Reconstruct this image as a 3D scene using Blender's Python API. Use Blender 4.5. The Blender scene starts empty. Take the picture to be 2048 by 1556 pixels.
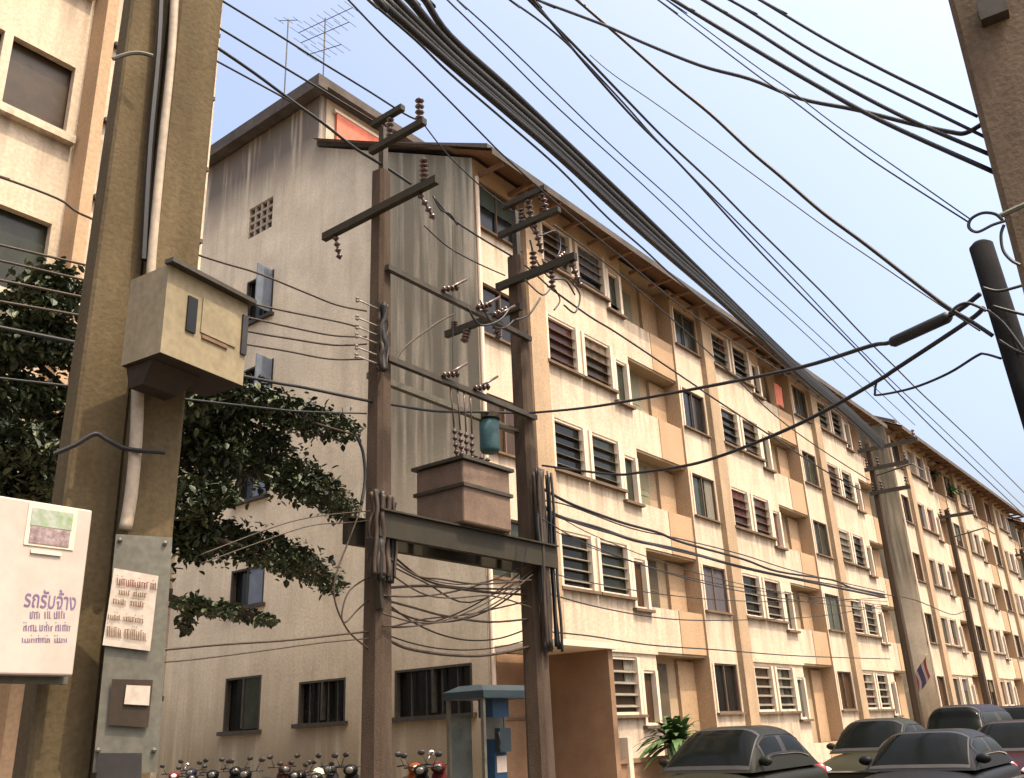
import bpy, bmesh, math, random
from mathutils import Vector, Matrix

# ------------------------------------------------------------------ camera
random.seed(7)
scene = bpy.context.scene
COL = scene.collection
W_, H_ = 2048.0, 1556.0
CX, CY = 1024.0, 778.0
VPV = (800.0, -4100.0)            # vanishing point of verticals
VPX = (2555.0, 1400.0)            # vanishing point of the street direction
FPX = math.sqrt(-((VPX[0]-CX)*(VPV[0]-CX) + (VPX[1]-CY)*(VPV[1]-CY)))
EYE = Vector((0.0, 0.0, 1.6))
def _cv(p):
    return Vector((p[0]-CX, -(p[1]-CY), -FPX)).normalized()
_X = _cv(VPX); _Z = _cv(VPV); _Y = _Z.cross(_X)
ROT = Matrix((_X, _Y, _Z))        # camera vector -> world vector
def ray(x, y): return ROT @ _cv((x, y))
def onY(x, y, Y): r = ray(x, y); return EYE + r*(Y/r.y)
def onX(x, y, X): r = ray(x, y); return EYE + r*(X/r.x)
def onD(x, y, d): r = ray(x, y); return EYE + r*(d/math.hypot(r.x, r.y))
def onPlane(x, y, a, b):
    nx, ny = b[1]-a[1], -(b[0]-a[0]); r = ray(x, y)
    return EYE + r*((nx*a[0]+ny*a[1])/(nx*r.x+ny*r.y))

cam = bpy.data.cameras.new('camera'); co = bpy.data.objects.new('camera', cam); COL.objects.link(co)
cam.sensor_width = 36.0; cam.lens = FPX/W_*36.0; cam.clip_start = 0.05; cam.clip_end = 3000
m4 = ROT.to_4x4(); m4.translation = EYE; co.matrix_world = m4
scene.camera = co

# ------------------------------------------------------------------ sky, sun, exposure
AZ = math.radians(2.0); EL = math.radians(64.0)
SUN = Vector((math.sin(AZ)*math.cos(EL), -math.cos(AZ)*math.cos(EL), math.sin(EL)))
w = bpy.data.worlds.new('World'); scene.world = w; w.use_nodes = True
nt = w.node_tree; nt.nodes.clear()
sk = nt.nodes.new('ShaderNodeTexSky'); sk.sky_type = 'NISHITA'; sk.sun_disc = False
sk.sun_elevation = EL; sk.sun_rotation = math.atan2(SUN.x, SUN.y)
sk.air_density = 1.0; sk.dust_density = 9.5; sk.ozone_density = 0.5
bg = nt.nodes.new('ShaderNodeBackground'); bg.inputs[1].default_value = 0.15
wo = nt.nodes.new('ShaderNodeOutputWorld')
nt.links.new(sk.outputs[0], bg.inputs[0]); nt.links.new(bg.outputs[0], wo.inputs[0])
sl = bpy.data.lights.new('sun', 'SUN'); sl.energy = 2.1; sl.angle = math.radians(0.6); sl.color = (1.0, 0.84, 0.62)
so = bpy.data.objects.new('sun', sl); COL.objects.link(so)
so.rotation_euler = (-SUN).to_track_quat('-Z', 'Y').to_euler(); so.location = (0, -20, 60)
vs = scene.view_settings
vs.view_transform = 'Standard'; vs.look = 'None'; vs.exposure = 1.5; vs.gamma = 1.0; vs.use_curve_mapping = False

# ------------------------------------------------------------------ materials
MATS = {}
def mat(name, col, rough=0.8, var=0.25, scale=3.0, stretch=(1, 1, 1), col2=None, bump=0.0, bscale=40.0,
        metal=0.0, spec=0.3, streak=0.0, streak_col=(0.06, 0.05, 0.04), grain=0.12):
    if name in MATS: return MATS[name]
    m = bpy.data.materials.new(name); m.use_nodes = True
    n = m.node_tree.nodes; l = m.node_tree.links
    b = n['Principled BSDF']
    b.inputs['Roughness'].default_value = rough; b.inputs['Metallic'].default_value = metal
    b.inputs['Specular IOR Level'].default_value = spec
    geo = n.new('ShaderNodeNewGeometry')
    mp = n.new('ShaderNodeMapping'); mp.inputs['Scale'].default_value = stretch
    l.new(geo.outputs['Position'], mp.inputs[0])
    no = n.new('ShaderNodeTexNoise'); no.inputs['Scale'].default_value = scale; no.inputs['Detail'].default_value = 6
    no.inputs['Roughness'].default_value = 0.65
    l.new(mp.outputs[0], no.inputs['Vector'])
    rp = n.new('ShaderNodeValToRGB'); rp.color_ramp.elements[0].position = 0.32; rp.color_ramp.elements[1].position = 0.68
    c2 = col2 if col2 else tuple(c*(1-var) for c in col)
    rp.color_ramp.elements[0].color = (*c2, 1); rp.color_ramp.elements[1].color = (*col, 1)
    l.new(no.outputs[0], rp.inputs[0])
    out = rp.outputs[0]
    if streak > 0:
        mp2 = n.new('ShaderNodeMapping'); mp2.inputs['Scale'].default_value = (2.6, 2.6, 0.16)
        l.new(geo.outputs['Position'], mp2.inputs[0])
        n2 = n.new('ShaderNodeTexNoise'); n2.inputs['Scale'].default_value = 1.0; n2.inputs['Detail'].default_value = 8
        n2.inputs['Roughness'].default_value = 0.7
        l.new(mp2.outputs[0], n2.inputs['Vector'])
        r2 = n.new('ShaderNodeValToRGB'); r2.color_ramp.elements[0].position = 0.48; r2.color_ramp.elements[1].position = 0.72
        r2.color_ramp.elements[0].color = (0, 0, 0, 1); r2.color_ramp.elements[1].color = (streak, streak, streak, 1)
        l.new(n2.outputs[0], r2.inputs[0])
        mx = n.new('ShaderNodeMixRGB'); mx.inputs[2].default_value = (*streak_col, 1)
        l.new(r2.outputs[0], mx.inputs[0]); l.new(out, mx.inputs[1]); out = mx.outputs[0]
    if grain > 0:
        n3 = n.new('ShaderNodeTexNoise'); n3.inputs['Scale'].default_value = bscale; n3.inputs['Detail'].default_value = 4
        l.new(geo.outputs['Position'], n3.inputs['Vector'])
        r3 = n.new('ShaderNodeValToRGB'); r3.color_ramp.elements[0].position = 0.3; r3.color_ramp.elements[1].position = 0.7
        g0 = 1.0-grain*2; r3.color_ramp.elements[0].color = (g0, g0, g0, 1); r3.color_ramp.elements[1].color = (1, 1, 1, 1)
        l.new(n3.outputs[0], r3.inputs[0])
        mu = n.new('ShaderNodeMixRGB'); mu.blend_type = 'MULTIPLY'; mu.inputs[0].default_value = 1
        l.new(out, mu.inputs[1]); l.new(r3.outputs[0], mu.inputs[2]); out = mu.outputs[0]
        if bump > 0:
            bp = n.new('ShaderNodeBump'); bp.inputs['Strength'].default_value = bump; bp.inputs['Distance'].default_value = 0.02
            l.new(n3.outputs[0], bp.inputs['Height']); l.new(bp.outputs[0], b.inputs['Normal'])
    l.new(out, b.inputs['Base Color'])
    MATS[name] = m
    return m

CREAM = mat('cream_paint', (0.53, 0.435, 0.325), 0.85, 0.20, 0.9, streak=0.6, streak_col=(0.30, 0.225, 0.155), bump=0.15, bscale=18)
def sill_drips(m):
    n = m.node_tree.nodes; l = m.node_tree.links; b = n['Principled BSDF']; src = b.inputs['Base Color'].links[0].from_socket
    geo = n.new('ShaderNodeNewGeometry'); sp = n.new('ShaderNodeSeparateXYZ'); l.new(geo.outputs['Position'], sp.inputs[0])
    def mth(op, a, c):
        k = n.new('ShaderNodeMath'); k.operation = op
        for i, s_ in enumerate((a, c)):
            if isinstance(s_, (int, float)): k.inputs[i].default_value = s_
            else: l.new(s_, k.inputs[i])
        return k.outputs[0]
    d = mth('MODULO', mth('SUBTRACT', 1.94+28.5, sp.outputs['Z']), 2.85)       # distance below the nearest sill line
    mr = n.new('ShaderNodeMapRange'); mr.inputs[1].default_value = 0.0; mr.inputs[2].default_value = 1.15; mr.inputs[3].default_value = 1.0; mr.inputs[4].default_value = 0.0; l.new(d, mr.inputs[0])
    mp = n.new('ShaderNodeMapping'); mp.inputs['Scale'].default_value = (5.0, 5.0, 0.35); l.new(geo.outputs['Position'], mp.inputs[0])
    no = n.new('ShaderNodeTexNoise'); no.inputs['Scale'].default_value = 1.0; no.inputs['Detail'].default_value = 6; l.new(mp.outputs[0], no.inputs['Vector'])
    rp = n.new('ShaderNodeMapRange'); rp.inputs[1].default_value = 0.47; rp.inputs[2].default_value = 0.70; l.new(no.outputs[0], rp.inputs[0])
    mx = n.new('ShaderNodeMixRGB'); mx.inputs[2].default_value = (0.17, 0.135, 0.10, 1)
    l.new(mth('MULTIPLY', mth('MULTIPLY', mr.outputs[0], rp.outputs[0]), 0.85), mx.inputs[0]); l.new(src, mx.inputs[1]); l.new(mx.outputs[0], b.inputs['Base Color'])
sill_drips(CREAM)
FINC = mat('ochre_paint_and_eave_shade', (0.39, 0.265, 0.158), 0.85, 0.16, 0.8, streak=0.35, streak_col=(0.28, 0.175, 0.095), bump=0.15, bscale=18)  # paint of columns and fins; on the top storey it stands in for eave shade
PILC = mat('tan_paint', (0.37, 0.265, 0.165), 0.85, 0.2, 1.2, streak=0.5, streak_col=(0.20, 0.15, 0.10), bump=0.15, bscale=18)
BALC = mat('balcony_recess_shade', (0.37, 0.275, 0.17), 0.85, 0.2, 1.0, streak=0.4, streak_col=(0.25, 0.17, 0.10), bump=0.15, bscale=18)  # cream wall darkened: the shade of the recess is put into this colour
def gable_mat():
    m = mat('weathered_render', (0.665, 0.575, 0.43), 0.9, 0.26, 0.8, streak=0.55, streak_col=(0.38, 0.295, 0.21), bump=0.3, bscale=14, grain=0.08)
    n = m.node_tree.nodes; l = m.node_tree.links; b = n['Principled BSDF']
    src = b.inputs['Base Color'].links[0].from_socket
    geo = n.new('ShaderNodeNewGeometry'); sp = n.new('ShaderNodeSeparateXYZ'); l.new(geo.outputs['Position'], sp.inputs[0])
    def ramp(sock, a, bb):
        mr = n.new('ShaderNodeMapRange'); mr.inputs[1].default_value = a; mr.inputs[2].default_value = bb
        l.new(sock, mr.inputs[0]); return mr.outputs[0]
    def mul(s1, s2):
        mm = n.new('ShaderNodeMath'); mm.operation = 'MULTIPLY'
        for i, s in enumerate((s1, s2)):
            if isinstance(s, float): mm.inputs[i].default_value = s
            else: l.new(s, mm.inputs[i])
        return mm.outputs[0]
    mp = n.new('ShaderNodeMapping'); mp.inputs['Scale'].default_value = (3.4, 3.4, 0.22); l.new(geo.outputs['Position'], mp.inputs[0])
    no = n.new('ShaderNodeTexNoise'); no.inputs['Scale'].default_value = 1.0; no.inputs['Detail'].default_value = 7; l.new(mp.outputs[0], no.inputs['Vector'])
    # mould running down from the sloping coping (right-hand half) and under the flat roof
    right = mul(mul(ramp(sp.outputs['Y'], 16.4, 15.1), ramp(sp.outputs['Z'], 5.5, 8.5)), ramp(no.outputs[0], 0.22, 0.50))
    top = mul(ramp(sp.outputs['Z'], 17.2, 19.0), ramp(no.outputs[0], 0.20, 0.46))
    low = mul(ramp(sp.outputs['Z'], 4.2, 1.2), ramp(no.outputs[0], 0.15, 0.5))
    for s, fac, col in ((right, 0.94, (0.155, 0.14, 0.10)), (top, 0.95, (0.12, 0.10, 0.085)), (low, 0.85, (0.20, 0.15, 0.085))):
        mx = n.new('ShaderNodeMixRGB'); mx.inputs[2].default_value = (*col, 1)
        l.new(mul(s, fac), mx.inputs[0]); l.new(src, mx.inputs[1]); src = mx.outputs[0]
    l.new(src, b.inputs['Base Color'])
    return m
GABLE = gable_mat()
WHITE = mat('white_trim', (0.58, 0.48, 0.37), 0.7, 0.15, 2.0, grain=0.05)
SILL = mat('dark_frame_sill_shadow', (0.15, 0.10, 0.065), 0.9, 0.4, 3.0)  # dark frame bars; on sills the shadow line is put into the colour
ROOF = mat('fibre_cement_roof', (0.20, 0.15, 0.12), 0.9, 0.4, 1.5, bump=0.3)
SOFFIT = mat('brown_soffit_boards', (0.24, 0.13, 0.07), 0.8, 0.35, 2.0, stretch=(0.3, 4, 1))
COPING = mat('mouldy_coping', (0.10, 0.085, 0.075), 0.95, 0.5, 1.6)
RED = mat('red_panel', (0.62, 0.16, 0.09), 0.6, 0.35, 3.0)
PANES = [mat('dark_glass', (0.014, 0.014, 0.013), 0.12, 0.4, 2.0, spec=0.25, grain=0),
         mat('brown_curtain_glass', (0.06, 0.034, 0.018), 0.25, 0.5, 3.0, stretch=(6, 6, 0.3), spec=0.25, grain=0),
         mat('green_grey_glass', (0.036, 0.040, 0.028), 0.18, 0.5, 2.0, spec=0.25, grain=0),
         mat('reddish_curtain_glass', (0.085, 0.03, 0.02), 0.3, 0.5, 3.0, stretch=(6, 6, 0.3), spec=0.25, grain=0),
         mat('tan_curtain_glass', (0.15, 0.095, 0.05), 0.4, 0.4, 3.0, stretch=(8, 8, 0.3), spec=0.4, grain=0)]
PANES.append(mat('dark_brown_glass', (0.045, 0.030, 0.016), 0.3, 0.5, 3.0, spec=0.25, grain=0))
SLAT = mat('louvre_glass', (0.20, 0.18, 0.14), 0.3, 0.3, 4.0, spec=0.5, grain=0)
DOORG = mat('green_grey_door', (0.20, 0.185, 0.115), 0.7, 0.25, 2.5)
DOORD = mat('dark_door', (0.10, 0.075, 0.045), 0.6, 0.4, 2.5)
BLUEG = mat('blue_grey_shutter', (0.17, 0.20, 0.25), 0.5, 0.3, 3.0)
VENT = mat('vent_blocks', (0.36, 0.29, 0.22), 0.9, 0.3, 3.0)
CONC = mat('aged_concrete', (0.115, 0.086, 0.047), 0.9, 0.4, 5.0, stretch=(1, 1, 0.25), streak=0.4, streak_col=(0.040, 0.030, 0.016), bump=0.18, bscale=55, spec=0.12)
CONCR = mat('warm_concrete', (0.19, 0.14, 0.095), 0.9, 0.45, 4.0, stretch=(1, 1, 0.3), streak=0.4, streak_col=(0.08, 0.055, 0.035), bump=0.18, bscale=50, spec=0.12)
CONCD = mat('dark_pole_concrete', (0.082, 0.058, 0.042), 0.9, 0.4, 5.0, stretch=(1, 1, 0.25), bump=0.4, bscale=50, spec=0.12)
CONCF = mat('far_pole_concrete', (0.065, 0.042, 0.025), 0.9, 0.35, 5.0, stretch=(1, 1, 0.25))
STEEL = mat('dark_steel', (0.07, 0.06, 0.045), 0.55, 0.4, 6.0, metal=0.4)
GALV = mat('galvanised_plate', (0.125, 0.12, 0.095), 0.6, 0.3, 5.0, metal=0.2, streak=0.3, streak_col=(0.13, 0.11, 0.08))
OLIVE = mat('olive_steel', (0.028, 0.023, 0.012), 0.7, 0.4, 4.0)
INSUL = mat('brown_porcelain', (0.07, 0.035, 0.025), 0.25, 0.3, 6.0, spec=0.6)
INSULG = mat('grey_porcelain', (0.28, 0.25, 0.22), 0.3, 0.3, 6.0, spec=0.6)
CABLE = mat('black_cable', (0.016, 0.016, 0.017), 0.5, 0.4, 8.0, grain=0)
CABLEB = mat('brown_cable', (0.045, 0.030, 0.020), 0.6, 0.4, 8.0, grain=0)
TANK = mat('transformer_paint', (0.17, 0.115, 0.082), 0.75, 0.4, 2.5, streak=0.35, streak_col=(0.10, 0.06, 0.045))
TEAL = mat('teal_paint', (0.05, 0.13, 0.145), 0.7, 0.45, 4.0, streak=0.5, streak_col=(0.06, 0.05, 0.04))
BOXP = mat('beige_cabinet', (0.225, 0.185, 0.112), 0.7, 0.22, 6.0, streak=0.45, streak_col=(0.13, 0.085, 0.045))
BOXD = mat('dark_brown_underside_shade', (0.040, 0.026, 0.016), 0.8, 0.4, 5.0)  # shade below the cabinet put into the colour; also the dark notice
PIPE = mat('grey_conduit', (0.33, 0.27, 0.20), 0.6, 0.2, 5.0)
SIGN = mat('white_sign', (0.41, 0.345, 0.30), 0.6, 0.18, 6.0, grain=0.03, streak=0.3, streak_col=(0.27, 0.21, 0.17))
PAPER = mat('paper_notice', (0.45, 0.385, 0.32), 0.8, 0.2, 8.0)
INKP = mat('purple_ink', (0.16, 0.11, 0.20), 0.7, 0.2, 8.0)
INKR = mat('red_ink', (0.17, 0.05, 0.035), 0.7, 0.3, 8.0)
INKB = mat('brown_ink', (0.17, 0.095, 0.05), 0.7, 0.3, 8.0)
INKK = mat('black_ink', (0.03, 0.03, 0.03), 0.7, 0.3, 8.0)
PHOTOG = mat('photo_green', (0.16, 0.24, 0.10), 0.5, 0.5, 45.0, col2=(0.32, 0.33, 0.31))
PHOTOV = mat('photo_mauve', (0.34, 0.27, 0.27), 0.5, 0.5, 60.0, col2=(0.12, 0.075, 0.075))
ASPH = mat('asphalt', (0.06, 0.057, 0.052), 0.9, 0.35, 0.8, bump=0.4, bscale=30)
PAVE = mat('paving', (0.33, 0.27, 0.20), 0.9, 0.3, 1.2, bump=0.3)
EARTH = mat('ground_dirt', (0.20, 0.16, 0.11), 0.95, 0.3, 0.3)
BROWNW = mat('brown_wall', (0.24, 0.145, 0.085), 0.9, 0.3, 1.2, streak=0.3, streak_col=(0.2, 0.12, 0.07), bump=0.2)
BARK = mat('bark', (0.045, 0.032, 0.021), 0.95, 0.4, 6.0, bump=0.5)
def leafm(name, c, c2):
    m = mat(name, c, 0.55, 0.3, 5.0, col2=c2, spec=0.35, grain=0)
    return m
LEAF = leafm('dark_leaf', (0.024, 0.035, 0.012), (0.010, 0.016, 0.007))
LEAFP = leafm('palm_leaf', (0.07, 0.13, 0.04), (0.03, 0.06, 0.02))
LEAFO = leafm('olive_leaf', (0.075, 0.085, 0.03), (0.03, 0.038, 0.015))
BLUE = mat('blue_booth_paint', (0.014, 0.052, 0.115), 0.45, 0.3, 4.0)
BLUEL = mat('pale_blue_canopy', (0.022, 0.038, 0.048), 0.5, 0.3, 4.0)
GLASSB = mat('booth_glass', (0.09, 0.10, 0.09), 0.15, 0.4, 3.0, spec=0.6, grain=0)
TYRE = mat('tyre', (0.02, 0.02, 0.02), 0.8, 0.2, 6.0)
CHROME = mat('chrome', (0.65, 0.65, 0.65), 0.12, 0.1, 6.0, metal=1.0, grain=0)
SEATB = mat('black_seat', (0.025, 0.023, 0.022), 0.5, 0.3, 6.0)
LAMPW = mat('lamp_lens', (0.75, 0.75, 0.72), 0.1, 0.1, 6.0, spec=0.8, grain=0)
LAMPR = mat('red_lens', (0.45, 0.03, 0.02), 0.15, 0.2, 6.0, spec=0.7, grain=0)
CARG = mat('car_glass', (0.005, 0.006, 0.0055), 0.1, 0.3, 2.0, spec=0.05, grain=0)
def paint(name, c): return mat(name, tuple(x*0.5 for x in c), 0.4, 0.12, 2.0, spec=0.08, grain=0.05)

# ------------------------------------------------------------------ mesh helpers
class MB:
    def __init__(s): s.v = []; s.f = []; s.mi = []
    def add(s, vs, fs, mi=0):
        o = len(s.v); s.v += [tuple(p) for p in vs]; s.f += [tuple(i+o for i in f) for f in fs]; s.mi += [mi]*len(fs); return s
    def quad(s, a, b, c, d, mi=0): return s.add((a, b, c, d), ((0, 1, 2, 3),), mi)
    def box(s, x0, x1, y0, y1, z0, z1, mi=0):
        vs = [(x, y, z) for z in (z0, z1) for y in (y0, y1) for x in (x0, x1)]
        return s.add(vs, ((0, 2, 3, 1), (4, 5, 7, 6), (0, 1, 5, 4), (2, 6, 7, 3), (0, 4, 6, 2), (1, 3, 7, 5)), mi)
    def obox(s, c, ax, ay, az, mi=0):
        c, ax, ay, az = map(Vector, (c, ax, ay, az))
        vs = [c+ax*i+ay*j+az*k for k in (-1, 1) for j in (-1, 1) for i in (-1, 1)]
        return s.add(vs, ((0, 2, 3, 1), (4, 5, 7, 6), (0, 1, 5, 4), (2, 6, 7, 3), (0, 4, 6, 2), (1, 3, 7, 5)), mi)
    def bar(s, p, q, a, b=None, up=(0, 0, 1), mi=0):
        p, q = Vector(p), Vector(q); d = (q-p); b = a if b is None else b
        u = Vector(up)
        if abs(d.normalized().dot(u)) > 0.98: u = Vector((1, 0, 0))
        sx = d.cross(u).normalized(); sy = sx.cross(d).normalized()
        return s.obox((p+q)/2, d/2, sx*a/2, sy*b/2, mi)
    def tube(s, pts, r, n=8, mi=0, cap=True):
        pts = [Vector(p) for p in pts]; o = len(s.v); rs = r if isinstance(r, (list, tuple)) else [r]*len(pts)
        prev = None
        for i, p in enumerate(pts):
            d = (pts[min(i+1, len(pts)-1)]-pts[max(i-1, 0)]).normalized()
            if prev is None:
                u = Vector((0, 0, 1)) if abs(d.z) < 0.9 else Vector((1, 0, 0)); a = d.cross(u).normalized()
            else:
                a = (prev-d*prev.dot(d)).normalized()
            prev = a; b = d.cross(a)
            for k in range(n):
                t = 2*math.pi*k/n; s.v.append(tuple(p+(a*math.cos(t)+b*math.sin(t))*rs[i]))
        for i in range(len(pts)-1):
            for k in range(n):
                s.f.append((o+i*n+k, o+i*n+(k+1) % n, o+(i+1)*n+(k+1) % n, o+(i+1)*n+k)); s.mi.append(mi)
        if cap:
            s.f.append(tuple(o+k for k in range(n))[::-1]); s.f.append(tuple(o+(len(pts)-1)*n+k for k in range(n))); s.mi += [mi, mi]
        return s
    def cyl(s, p, q, r, r2=None, n=12, mi=0): return s.tube([p, q], [r, r if r2 is None else r2], n, mi)
    def ball(s, c, r, n=10, mi=0, sc=(1, 1, 1)):
        c = Vector(c); o = len(s.v); m = n//2
        for i in range(m+1):
            t = math.pi*i/m
            for k in range(n):
                a = 2*math.pi*k/n
                s.v.append((c.x+sc[0]*r*math.sin(t)*math.cos(a), c.y+sc[1]*r*math.sin(t)*math.sin(a), c.z+sc[2]*r*math.cos(t)))
        for i in range(m):
            for k in range(n):
                s.f.append((o+i*n+k, o+(i+1)*n+k, o+(i+1)*n+(k+1) % n, o+i*n+(k+1) % n)); s.mi.append(mi)
        return s
    def mesh(s, name, mats, smooth=False):
        me = bpy.data.meshes.new(name); me.from_pydata(s.v, [], s.f)
        for m in (mats if isinstance(mats, (list, tuple)) else [mats]): me.materials.append(m)
        if any(s.mi): me.polygons.foreach_set('material_index', s.mi)
        if smooth: me.polygons.foreach_set('use_smooth', [True]*len(me.polygons))
        me.update(); return me
    def build(s, name, mats, parent=None, smooth=False):
        if parent is None:      # origin at the base of the mesh
            xs, ys, zs = zip(*s.v); c = ((min(xs)+max(xs))/2, (min(ys)+max(ys))/2, min(zs))
            s.v = [(p[0]-c[0], p[1]-c[1], p[2]-c[2]) for p in s.v]
            o = bpy.data.objects.new(name, s.mesh(name, mats, smooth)); o.location = c
        else:
            o = bpy.data.objects.new(name, s.mesh(name, mats, smooth)); o.parent = parent
            o.location = -wloc(parent)
        COL.objects.link(o); return o
WL = {}
def wloc(o): return WL.get(o.name, Vector((0, 0, 0)))
def tag(o, label, cat, group=None, kind=None):
    o['label'] = label; o['category'] = cat
    if group: o['group'] = group
    if kind: o['kind'] = kind
    return o
def thing(name, loc, label, cat, group=None):
    o = bpy.data.objects.new(name, None); COL.objects.link(o); o.location = loc; o.empty_display_size = 0.2
    WL[o.name] = Vector(loc); tag(o, label, cat, group); return o
def struct(name, mb, m):
    o = mb.build(name, m); o['kind'] = 'structure'; return o
def part(name, mesh, parent, loc=(0, 0, 0)):
    """a part given by shared mesh data at a world location; a child of a part keeps offsets simple"""
    o = bpy.data.objects.new(name, mesh); o.parent = parent; o.location = Vector(loc)-wloc(parent)
    COL.objects.link(o); WL[o.name] = Vector(loc); return o
def bevel(o, wd, seg=2):
    b = o.modifiers.new('bevel', 'BEVEL'); b.width = wd; b.segments = seg; b.limit_method = 'ANGLE'; b.angle_limit = math.radians(35)
    return o
def crom(pts, sub=6):
    pts = [Vector(p) for p in pts]; out = []
    for i in range(len(pts)-1):
        p0 = pts[max(i-1, 0)]; p1 = pts[i]; p2 = pts[i+1]; p3 = pts[min(i+2, len(pts)-1)]
        for k in range(sub):
            t = k/sub; t2 = t*t; t3 = t2*t
            out.append(0.5*((2*p1)+(p2-p0)*t+(2*p0-5*p1+4*p2-p3)*t2+(3*p1-p0-3*p2+p3)*t3))
    out.append(pts[-1]); return out
def holed(mb, u0, u1, v0, v1, holes, P, depth, mi=0, rmi=None):
    """wall sheet in the (u,v) plane with openings; P(u,v,d) gives the point at depth d behind the face"""
    rmi = mi if rmi is None else rmi
    us = sorted({u0, u1, *[h[0] for h in holes], *[h[1] for h in holes]}); vs_ = sorted({v0, v1, *[h[2] for h in holes], *[h[3] for h in holes]})
    us = [u for u in us if u0 <= u <= u1]; vs_ = [v for v in vs_ if v0 <= v <= v1]
    for i in range(len(us)-1):
        for j in range(len(vs_)-1):
            a, b, c, d = us[i], us[i+1], vs_[j], vs_[j+1]; mu, mv = (a+b)/2, (c+d)/2
            if any(h[0] < mu < h[1] and h[2] < mv < h[3] for h in holes): continue
            mb.quad(P(a, c, 0), P(b, c, 0), P(b, d, 0), P(a, d, 0), mi)
    for a, b, c, d in [h[:4] for h in holes]:
        mb.quad(P(a, c, 0), P(a, d, 0), P(a, d, depth), P(a, c, depth), rmi)
        mb.quad(P(b, c, 0), P(b, c, depth), P(b, d, depth), P(b, d, 0), rmi)
        mb.quad(P(a, d, 0), P(b, d, 0), P(b, d, depth), P(a, d, depth), rmi)
        mb.quad(P(a, c, 0), P(a, c, depth), P(b, c, depth), P(b, c, 0), rmi)

# ------------------------------------------------------------------ ground
g = MB(); g.quad((-300, -300, -0.03), (700, -300, -0.03), (700, 500, -0.03), (-300, 500, -0.03)); struct('ground', g, EARTH)
g = MB(); g.quad((-120, -2.2, 0.0), (400, -2.2, 0.0), (400, 8.0, 0.0), (-120, 8.0, 0.0)); struct('road', g, ASPH)
g = MB(); g.box(-120, 400, 8.0, 12.0, -0.02, 0.13); struct('pavement', g, PAVE)
g = MB(); g.box(-120, 400, -6.0, -2.2, -0.02, 0.13); struct('pavement', g, PAVE)

# ------------------------------------------------------------------ the apartment blocks
YB, YA, YP, YW = 12.5, 12.42, 12.58, 13.12
MOD = 9.95; LEN = 3*MOD
def Hd(f): return 3.3+2.85*f
def Sl(f): return Hd(f)-1.36
def Tt(f): return -0.05 if f < 0 else (3.50 if f == 0 else (15.25 if f == 4 else Hd(f)+0.12))
BAYM = {}
HOLES_A = [(2.64, 4.05, 0, 0), (4.33, 5.76, 0, 0), (5.90, 6.62, -0.26, -0.30)]
XA0, XA1 = 2.56, 6.74
def bay_mesh(f, corner=False):
    if ('bay', f, corner) in BAYM: return BAYM[('bay', f, corner)]
    mb = MB(); s, h, z0, z1 = Sl(f), Hd(f), Tt(f-1), Tt(f)
    zs = s-0.03 if f == 4 else z1      # ochre above the top-storey sills: eave shade put into the wall colour
    holed(mb, 0, 1.86, z0, zs, [(0.12, 1.76, s, h)] if f < 4 else [], lambda u, v, d: (u, YB+d, v), 0.16, 0)
    holed(mb, XA0, XA1, z0, zs, [(a, b, s+ds, h+dh) for a, b, ds, dh in HOLES_A] if f < 4 else [(5.90, 6.62, s-0.26, zs)], lambda u, v, d: (u, YA+d, v), 0.16, 0)
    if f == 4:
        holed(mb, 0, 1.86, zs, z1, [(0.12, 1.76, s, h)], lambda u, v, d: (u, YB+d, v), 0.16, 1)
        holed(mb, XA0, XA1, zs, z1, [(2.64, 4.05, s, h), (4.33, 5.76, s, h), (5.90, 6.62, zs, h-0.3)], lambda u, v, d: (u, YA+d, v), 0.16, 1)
    if not corner: mb.quad((0, YB, z0), (0, YB, z1), (0, YW, z1), (0, YW, z0), 1)
    mb.quad((XA1, YA, z0), (XA1, YW, z0), (XA1, YW, z1), (XA1, YA, z1), 0)
    if f == 0: mb.box(XA0, XA1+0.05, YA-0.05, YA-0.002, z1-0.10, z1+0.02, 0)
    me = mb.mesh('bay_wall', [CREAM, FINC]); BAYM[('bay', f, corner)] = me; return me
def pilaster_mesh(f):
    def fn():
        mb = MB(); mb.box(1.86, XA0-0.002, YA-0.10, YB+0.1, Tt(f-1)+0.001, Tt(f)-0.001); return mb.mesh('pilaster', PILC)
    return shared(('pil', f), fn)
def column_mesh(f):
    def fn():
        mb = MB(); z0, z1 = Tt(f-1), Tt(f); zp_ = (Sl(f)-0.12) if f else 0.9
        mb.box(8.52, 9.94, YP-0.02, YP-0.002, z0+0.001, zp_-0.001)         # painted on the parapet
        mb.box(8.98, 9.94, YW-0.10, YW-0.004, zp_, z1-0.15)                # the column in the recess
        return mb.mesh('column', FINC)
    return shared(('col', f), fn)
def shared(key, fn):
    if key not in BAYM: BAYM[key] = fn()
    return BAYM[key]
def parapet_mesh(f):
    def fn():
        z0 = Tt(f-1) if f else 0.0; zp_ = (Sl(f)-0.12) if f else 0.9
        mb = MB(); mb.box(XA1+0.01, 9.94, YP, YP+0.10, z0+0.002, zp_); return mb.mesh('balcony_parapet', CREAM)
    return shared(('par', f), fn)
def balwall_mesh(f):
    def fn():
        mb = MB(); z0, z1 = Tt(f-1), Tt(f)
        mb.quad((XA1, YW, z0), (9.95, YW, z0), (9.95, YW, z1), (XA1, YW, z1))
        mb.box(XA1+0.01, 9.94, YP+0.03, YW-0.002, z1-0.06, z1-0.005)
        return mb.mesh('balcony_wall', BALC)
    return shared(('bw', f), fn)
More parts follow.
